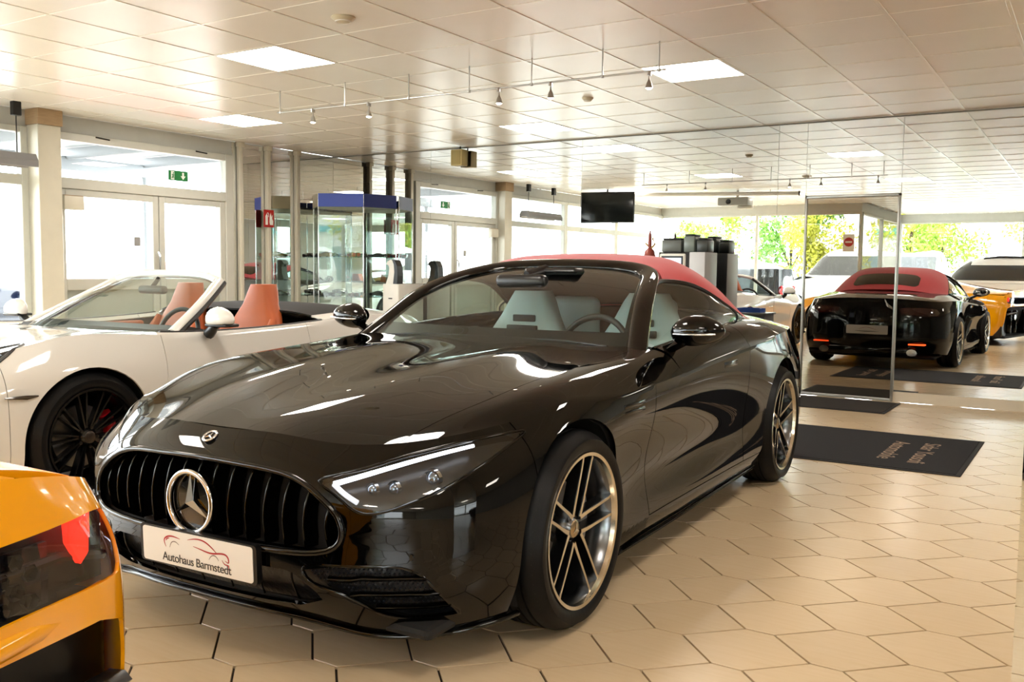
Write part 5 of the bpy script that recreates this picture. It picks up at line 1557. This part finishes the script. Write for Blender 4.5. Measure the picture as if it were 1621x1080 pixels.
toy('dark grey model car at the back of the upper showcase shelf', (-8.42, 9.46, 1.389), 2.9, c_('toy_grey', '#303236'))
toy('dark red model car on the lower glass shelf of the showcase', (-8.30, 9.22, .869), 2.5, c_('toy_maroon', '#5c1016'))
toy('black model car on the lower glass shelf of the showcase', (-8.62, 9.05, .869), 2.9, c_('toy_black', '#101012'))
toy('silver model car at the back of the lower showcase shelf', (-8.42, 9.45, .869), 2.7, c_('toy_silver', '#a5a7a8'))

# ------------------------------------------------------------------ coffee tower, service unit and desk along the mirror wall
cb = empty('slim_cabinet', (-7.56, 9.36, 0), 0, 'slim white cabinet beside the glass showcase', 'cabinet')
MB().bbox(-.13, .13, -.25, .25, .04, 1.05, .006).build('body', M_white, cb, 40)
MB().bbox(-.12, .12, -.24, .24, 0, .04, .004).build('plinth', M_black, cb, 40)
MB().bbox(-.125, .125, -.258, -.25, .05, 1.045, .003).build('door', M_white, cb, 40)
MB().bbox(-.03, .03, -.268, -.258, .86, .875, .004).build('handle', M_black, cb, 40)
cf = empty('water_dispenser', (-7.60, 9.22, 1.05), 0, 'white and black curved drink machine on the slim cabinet', 'drink machine')
sp_ = [(-.09, 0), (.09, 0), (.095, .10), (.085, .22), (.05, .29), (-.02, .305), (-.06, .285), (-.085, .25), (-.05, .235), (-.035, .20), (-.05, .10)]
MB().prism(sp_, -.055, .055, axis=1).build('body', M_white, cf)
MB().prism([(.03, 0), (.096, 0), (.101, .10), (.091, .225), (.055, .297), (.01, .308), (.04, .25), (.05, .15)], -.058, .058, axis=1).build('back_shell', M_black, cf)
MB().bbox(-.10, .0, -.05, .05, 0, .015, .004).build('drip_tray', M_black, cf, 40)
MB().tube([(-.06, 0, .235), (-.06, 0, .205)], .012, 10).build('spout', M_black, cf, 40)

un = empty('service_unit', (-3.70, 9.32, 0), 0, 'black and white service unit with a touch screen behind the red soft top', 'service unit')
MB().bbox(-.25, .10, -.17, .17, 0, 1.45, .008).build('body', M_black, un, 40)
MB().bbox(.10, .27, -.19, .17, 0, 1.45, .006).build('side_column', pm('column_grey', '#c9cacd', .4), un, 40)
scn = MB().bbox(-.23, .06, -.20, -.17, 1.16, 1.435, .02, 3).build('screen_frame', M_white, un, 40)
MB().box(-.205, .035, -.2025, -.199, 1.19, 1.41).build('screen_bezel', M_black, scn)
MB().box(-.185, .015, -.204, -.202, 1.21, 1.39).build('screen', pm('screen_lit', '#b9cbe8', .3, emit=.7, col2='#e8c7d8', scale=9), scn)
for q, m_, lb in (((-.24, -.02, -.12, .12, 1.45, 1.60), pm('canister_grey', '#5d625e', .3), 'wide grey bean canister on the service unit'), ((0, .12, -.11, .11, 1.45, 1.64), pm('canister_green', '#707a74', .25), 'tall grey-green canister on the service unit'), ((.14, .26, -.1, .1, 1.45, 1.60), pm('canister_black', '#232724', .3), 'short dark canister on the grey column of the service unit')):
    c2 = empty('canister', (-3.70, 9.32, q[4]), 0, lb, 'canister', 'canisters on the service unit')
    MB().bbox(q[0], q[1], q[2], q[3], 0, q[5] - q[4] - .02, .015, 2).build('jar', m_, c2, 40)
    MB().bbox(q[0] + .01, q[1] - .01, q[2] + .01, q[3] - .01, q[5] - q[4] - .02, q[5] - q[4], .008, 2).build('lid', M_black, c2, 40)
og = empty('ornament', (-4.12, 9.3, 0), 0, 'tall reddish-brown ornament beside the service unit', 'ornament')
MB().lathe([(.09, 0), (.09, .02), (.02, .04), (.018, 1.2), (.05, 1.26), (.075, 1.36), (.05, 1.47), (.018, 1.50), (.022, 1.56), (.008, 1.68), (0, 1.69)], 20, 'z').build('stand', pm('ornament_red', '#8c3a2c', .4), og, 50)
MB().tube([(0, 0, 1.48), (.06, 0, 1.54), (.03, 0, 1.60)], .012, 8).tube([(0, 0, 1.5), (-.05, 0, 1.55)], .01, 8).build('twig', pm('ornament_brass', '#b08d55', .3, metal=.8), og, 50)
dk_ = empty('grey_desk', (-3.72, 7.6, 0), 0, 'low dark grey counter behind the boot of the black convertible', 'desk')
MB().bbox(-.24, .20, -.2, .2, .03, .715, .006).build('body', pm('counter_grey', '#4a4d52', .4), dk_, 40)
MB().bbox(-.22, .18, -.18, .18, 0, .03, .004).build('plinth', M_black, dk_, 40)
MB().bbox(-.26, .22, -.22, .22, .715, .74, .005).build('counter_top', pm('counter_top', '#5d6166', .35), dk_, 40)
ty = empty('blue_tray', (-3.74, 7.62, .74), 0, 'blue plastic tray on the grey counter', 'tray')
tb = MB().box(-.16, .14, -.11, .11, 0, .006)
M_tray = pm('tray_blue', '#1547a0', .4)
tb.build('tray_floor', M_tray, ty)
for q in ((-.16, .14, -.11, -.102), (-.16, .14, .102, .11), (-.16, -.152, -.102, .102), (.132, .14, -.102, .102)):
    MB().box(*q, .006, .055).build('tray_side', M_tray, ty)

# ------------------------------------------------------------------ outside
gr = MB().box(-60, XJ - .13, -60, YB - .13, -.2, -.12).box(XJ - .13, 60, -60, YB2 - .13, -.2, -.12).box(-60, XL - .13, YB - .12, 40, -.2, -.12).box(XR + .13, 60, YB2 - .12, 40, -.2, -.12).build('ground_outside', pm('concrete', '#b9b7b0', .8, scale=3, var=.08))
tag(gr, 'pale concrete yard outside the windows', 'ground', kind='structure')
def plain_car(name, label, loc, rz, paint, L=4.7, W=.93, hood=.95, belt=1.02, roof=1.62, ws=(.95, .35), back=(-1.75, -2.15), trim=None, tl=True, group=None):
    t = empty(name, loc, rz, label, 'car', group); h = L / 2
    zf = [.25, .36, .5, .64, .76, hood - .12]; zs = [.26, .36, .52, .70, .86, belt]; zr = [.30, .40, .56, .74, .90, belt + .02]
    a = [.06, .01, 0, .02, .06, .14]; b = [.03, .0, .015, .01, .02, .07]
    S = [(h, 0, zf, a), (h - .03, .45, zf, a), (h - .16, .75, zf, [.05, .01, 0, .01, .05, .12]), (h - .45, W - .03, [.25, .36, .52, .68, .80, hood - .07], b), (h - .9, W, [.26, .36, .52, .70, .84, hood - .02], b),
         (.9, W, zs, b), (0, W - .01, zs, b), (-.9, W, zs, b), (-h + .9, W, zs, b), (-h + .35, W - .03, zr, b), (-h + .10, W - .16, zr, [.05, .01, 0, 0, .02, .06]), (-h, .5, zr, [.06, .0, 0, 0, .02, .05]), (-h, 0, zr, [.06, 0, 0, 0, .02, .05])]
    G = spatch(planwrap(S), 5, 4, mu0=True, mu1=True); w_ = gridmesh(G)
    D1, D2 = arch(h - .92, .36, .385), arch(-h + .95, .36, .385)
    b_ = cut(w_, D1, D2); mk('lower_body', *weld([b_, flipy(*b_)]), paint, t, 35)
    e = W - .07
    rows = [(h - .14, [(0, hood - .12), (.4, hood - .12), (.7, hood - .13)]), (h - .8, [(0, hood - .02), (.45, hood - .02), (e, hood - .03)]), (ws[0], [(0, hood + .05), (.5, hood + .05), (e, belt)]), ((ws[0] + ws[1]) / 2, [(0, (hood + roof) / 2 + .06), (.5, (hood + roof) / 2 + .04), (e, belt)]),
            (ws[1], [(0, roof - .05), (.52, roof - .07), (e, belt)]), (-.4, [(0, roof), (.55, roof - .03), (e, belt)]), (back[0] + .4, [(0, roof - .04), (.55, roof - .07), (e, belt)]), (back[0], [(0, roof - .10), (.54, roof - .13), (e, belt)]), (back[1], [(0, belt + .12), (.5, belt + .1), (e - .05, belt + .02)]), (-h + .06, [(0, belt + .02), (.4, belt + .02), (.68, belt + .01)])]
    T = toploft(rows, 5, 8); tm = gridmesh(T)
    zz = lambda P: P[:, 2]
    side = lambda P: np.minimum.reduce([P[:, 2] - belt - .05, roof - .16 - P[:, 2], ws[0] - .25 - P[:, 0], P[:, 0] - back[0] - .05, P[:, 1] - .50])
    front = lambda P: np.minimum.reduce([P[:, 0] - ws[1] - .03, ws[0] - .04 - P[:, 0], .62 - P[:, 1], P[:, 2] - hood - .06])
    rear = lambda P: np.minimum.reduce([back[0] - P[:, 0], P[:, 0] - back[1] - .02, .60 - P[:, 1], P[:, 2] - belt - .10])
    body = cut(tm, lambda P: -side(P), lambda P: -front(P), lambda P: -rear(P)); mk('upper_body', *weld([body, flipy(*body)]), paint, t, 35)
    gm = pm('black_glass', '#0a0c0d', .03, coat=1.)
    for f, nm in ((side, 'side_window'), (front, 'windscreen'), (rear, 'rear_window')):
        g = cut(tm, f)
        if len(g[1]): mk(nm, *weld([g, flipy(*g)]), gm, t, 60)
    for sg in (1, -1):
        if tl:
            tq = MB().tube([(-h + .05, .66 * sg, .98), (-h + .02, .74 * sg, .96), (-h + .05, .79 * sg, .86), (-h + .03, .74 * sg, .78), (-h + .06, .79 * sg, .70)], .03, 8)
            tq.build('tail_light', pm('tail_red', '#d01818', .3, emit=1.0), t, 50)
        hl_ = MB().ball((h - .22, .68 * sg, hood - .17), .1, 8, (1, 1.0, .5)).build('headlight', pm('lamp_clear', '#c9cdd0', .1), t, 50)
        MB().ball((ws[0] - .2, (W + .12) * sg, belt + .08), .1, 8, (.6, 1.0, .65)).tube([(ws[0] - .2, (W - .08) * sg, belt), (ws[0] - .2, (W + .05) * sg, belt + .05)], .025, 6).build('door_mirror', M_black, t, 50)
        for xc in (h - .92, -h + .95):
            MB().lathe([(0, .06), (.2, .07), (.235, .05), (.25, .09), (.33, .09), (.355, .05), (.355, -.09), (.2, -.1)], 40, 'y', (xc, (W - .13) * sg, .355)).build('wheel', M_rubber, t, 40) if sg > 0 else MB().lathe([(0, -.06), (.2, -.07), (.235, -.05), (.25, -.09), (.33, -.09), (.355, -.05), (.355, .09), (.2, .1)], 40, 'y', (xc, -(W - .13), .355)).build('wheel', M_rubber, t, 40)
    MB().bbox(-h + .3, h - .3, -W + .12, W - .12, .2, .5, .05).build('underbody', M_blackm, t)
    if trim: 
        for sg in (1, -1): MB().tube([(-1.3, .5 * sg, roof), (0, .53 * sg, roof + .02), (.3, .52 * sg, roof - .02)], .025, 6).build('roof_rail', trim, t, 50)
    return t
c2_ = lambda n, h: pm(n, h, .12, coat=.6, var=.0)
plain_car('white_suv', 'white off-road coupe with black roof rails standing behind the camera, seen in the mirror', (-1.85, -3.85, 0), PI, c2_('suv_white', '#e9e8e4'), 4.6, .97, 1.02, 1.08, 1.62, ws=(1.15, .5), trim=M_black, tl=False)
plain_car('black_suv', 'black estate car with curved red tail lights parked outside, seen in the mirror', (-9.8, -6.8, -.12), PI - .05, c2_('suv_black', '#0a0b0d'), 4.9, .95, 1.15, 1.45, 1.76)
plain_car('white_van', 'tall white van parked outside, seen in the bronze mirror door', (-6.3, -10.6, -.12), PI, c2_('van_white', '#efefec'), 5.2, .98, 1.15, 1.25, 2.05, ws=(1.55, .75), back=(-2.35, -2.5), tl=False)
plain_car('dark_blue_car', 'dark blue car parked outside the left windows', (-13.6, 6.6, -.12), PI / 2 + .1, c2_('car_navy', '#101a30'), 4.5, .9, .92, .98, 1.45)
plain_car('red_car', 'red car parked outside the entrance doors', (-16.4, 12.2, -.12), PI / 2, c2_('car_red', '#b01f1a'), 4.4, .9, .92, .98, 1.45)
plain_car('silver_car', 'silver car parked in the yard, seen in the corner mirror', (.5, -8.9, -.12), PI, c2_('car_silver', '#9da1a4'), 4.5, .9, .92, .98, 1.45)
# awning along the entrance
aw = empty('awning', (-11.0, 6.3, 2.5), 0, 'grey steel awning with sloping supports outside the entrance', 'awning')
M_aw = pm('awning_grey', '#8f9296', .5)
MB().bbox(-.9, -.8, -2.6, 2.6, .02, .20, .01).build('fascia', M_aw, aw, 40)
for y in (-1.6, -.2, 1.2, 2.4):
    MB().bbox(-.9, 1.75, y - .05, y + .05, .16, .30, .008).build('rafter', M_aw, aw, 40)
MB().box(-.95, 1.8, -2.65, 2.65, .32, .35).build('sheet', pm('awning_sheet', '#d5d8da', .5), aw)
for y in (-2.4, 2.4): MB().tube([(-.85, y, .05), (-.85, y, -2.62)], .045, 10).build('support', M_aw, aw, 40)
# trees
M_bark = pm('bark', '#4a3a2a', .9, bump=.5, bscale=20); 
M_leaf = [pm('leaves_a', '#6f9a2c', .6, var=.2, scale=2, col2='#9fb53a'), pm('leaves_b', '#4f8a34', .6, var=.2, scale=2, col2='#7fa63c'), pm('leaves_c', '#a8b43c', .6, var=.2, scale=2, col2='#c9c653')]
def tree_mesh(k):
    r = np.random.default_rng(40 + k); V = []; F = []
    blobs = [(r.normal(0, .9), r.normal(0, .9), 2.4 + r.uniform(-.9, 2.2), r.uniform(.6, 1.1)) for _ in range(14)]
    for x, y, z, R in blobs:
        for _ in range(230):
            d = r.normal(size=3); d /= np.linalg.norm(d); c = np.array([x, y, z]) + d * R * r.uniform(.55, 1.0)
            u = r.normal(size=3); u /= np.linalg.norm(u); v = np.cross(u, d); v /= np.linalg.norm(v) + 1e-9
            s = r.uniform(.07, .14); n = len(V)
            V += [c - u * s, c + v * s * .55, c + u * s, c - v * s * .55]; F.append((n, n + 1, n + 2, n + 3))
    me = mesh_of('crown', V, F); me.materials.append(M_leaf[k]); return me
TM = [tree_mesh(k) for k in range(3)]
tb = MB().tube([(0, 0, 0), (.05, .02, 1.0), (-.03, .05, 2.2), (.05, 0, 3.2)], [.13, .11, .08, .04], 8)
for q in ((.5, .3, 2.8), (-.6, .2, 2.7), (.1, -.6, 2.9)): tb.tube([(0, .03, 1.5), (q[0] * .5, q[1] * .5, 2.1), q], [.06, .045, .02], 6)
bark_me = mesh_of('trunk', tb.V, tb.F, 50); bark_me.materials.append(M_bark)
spots = [(-13.2, -16.0, .8, 0, 'green tree at the far end of the yard beyond the black estate car'), (-9.3, -16.4, .72, 2, 'yellow-green tree beyond the white van'), (-4.7, -16.2, .75, 0, 'leafy green tree in the middle of the bronze door reflection'), (-.6, -16.0, .8, 2, 'yellow-green tree in front of the pale building'),
         (-11.4, -21.5, 1.0, 1, 'darker tall tree in the back row of the yard'), (-6.6, -21.8, 1.05, 2, 'bright tree in the back row seen in the bronze door'), (4.2, -13.0, .8, 1, 'green tree in the yard seen in the corner mirror behind the showcase')]
for x, y, s, k, lb in spots:
    t = empty('tree', (x, y, -.12), x * 1.7, lb, 'tree', 'trees around the yard'); t.scale = (s, s, s)
    o = bpy.data.objects.new('crown', TM[k]); link(o, t); o = bpy.data.objects.new('trunk', bark_me); link(o, t)
# pale building with a turquoise band across the road
bd_ = empty('pale_building', (2.6, -20.5, -.12), 0, 'long pale building with a turquoise band across the road', 'building')
MB().box(-4.6, 7.5, -4, 0, 0, 4.4).build('wall', pm('render_white', '#d9dcd8', .7), bd_)
MB().box(-4.65, 7.55, -.05, .12, 2.95, 3.2).build('band', pm('turquoise', '#2fb3c4', .4), bd_)
for k in range(6):
    w_ = MB().bbox(-4.1 + k * 1.9, -2.7 + k * 1.9, -.02, .04, .7, 2.4, .01).build('window', pm('pvc_white', '#f0f0ee', .4), bd_)
    MB().box(-4.02 + k * 1.9, -2.78 + k * 1.9, .035, .05, .78, 2.32).build('pane', pm('far_pane', '#7f9ba3', .1), w_)
# no-entry sticker on the window behind the camera
ns = empty('no_entry_sign', (-4.66, YB - .028, 1.93), 0, 'white sign with a red no-entry disc on the window, seen in the bronze door', 'sign')
MB().box(-.12, .12, -.003, .003, -.21, .17).build('board', M_sw, ns)
MB().lathe([(0, .0045), (.095, .0045), (.1, .003)], 32, 'y').build('disc', pm('sign_red', '#b3231c', 0.4), ns, 40)
MB().box(-.07, .07, .0046, .006, -.018, .018).build('bar', M_sw, ns)
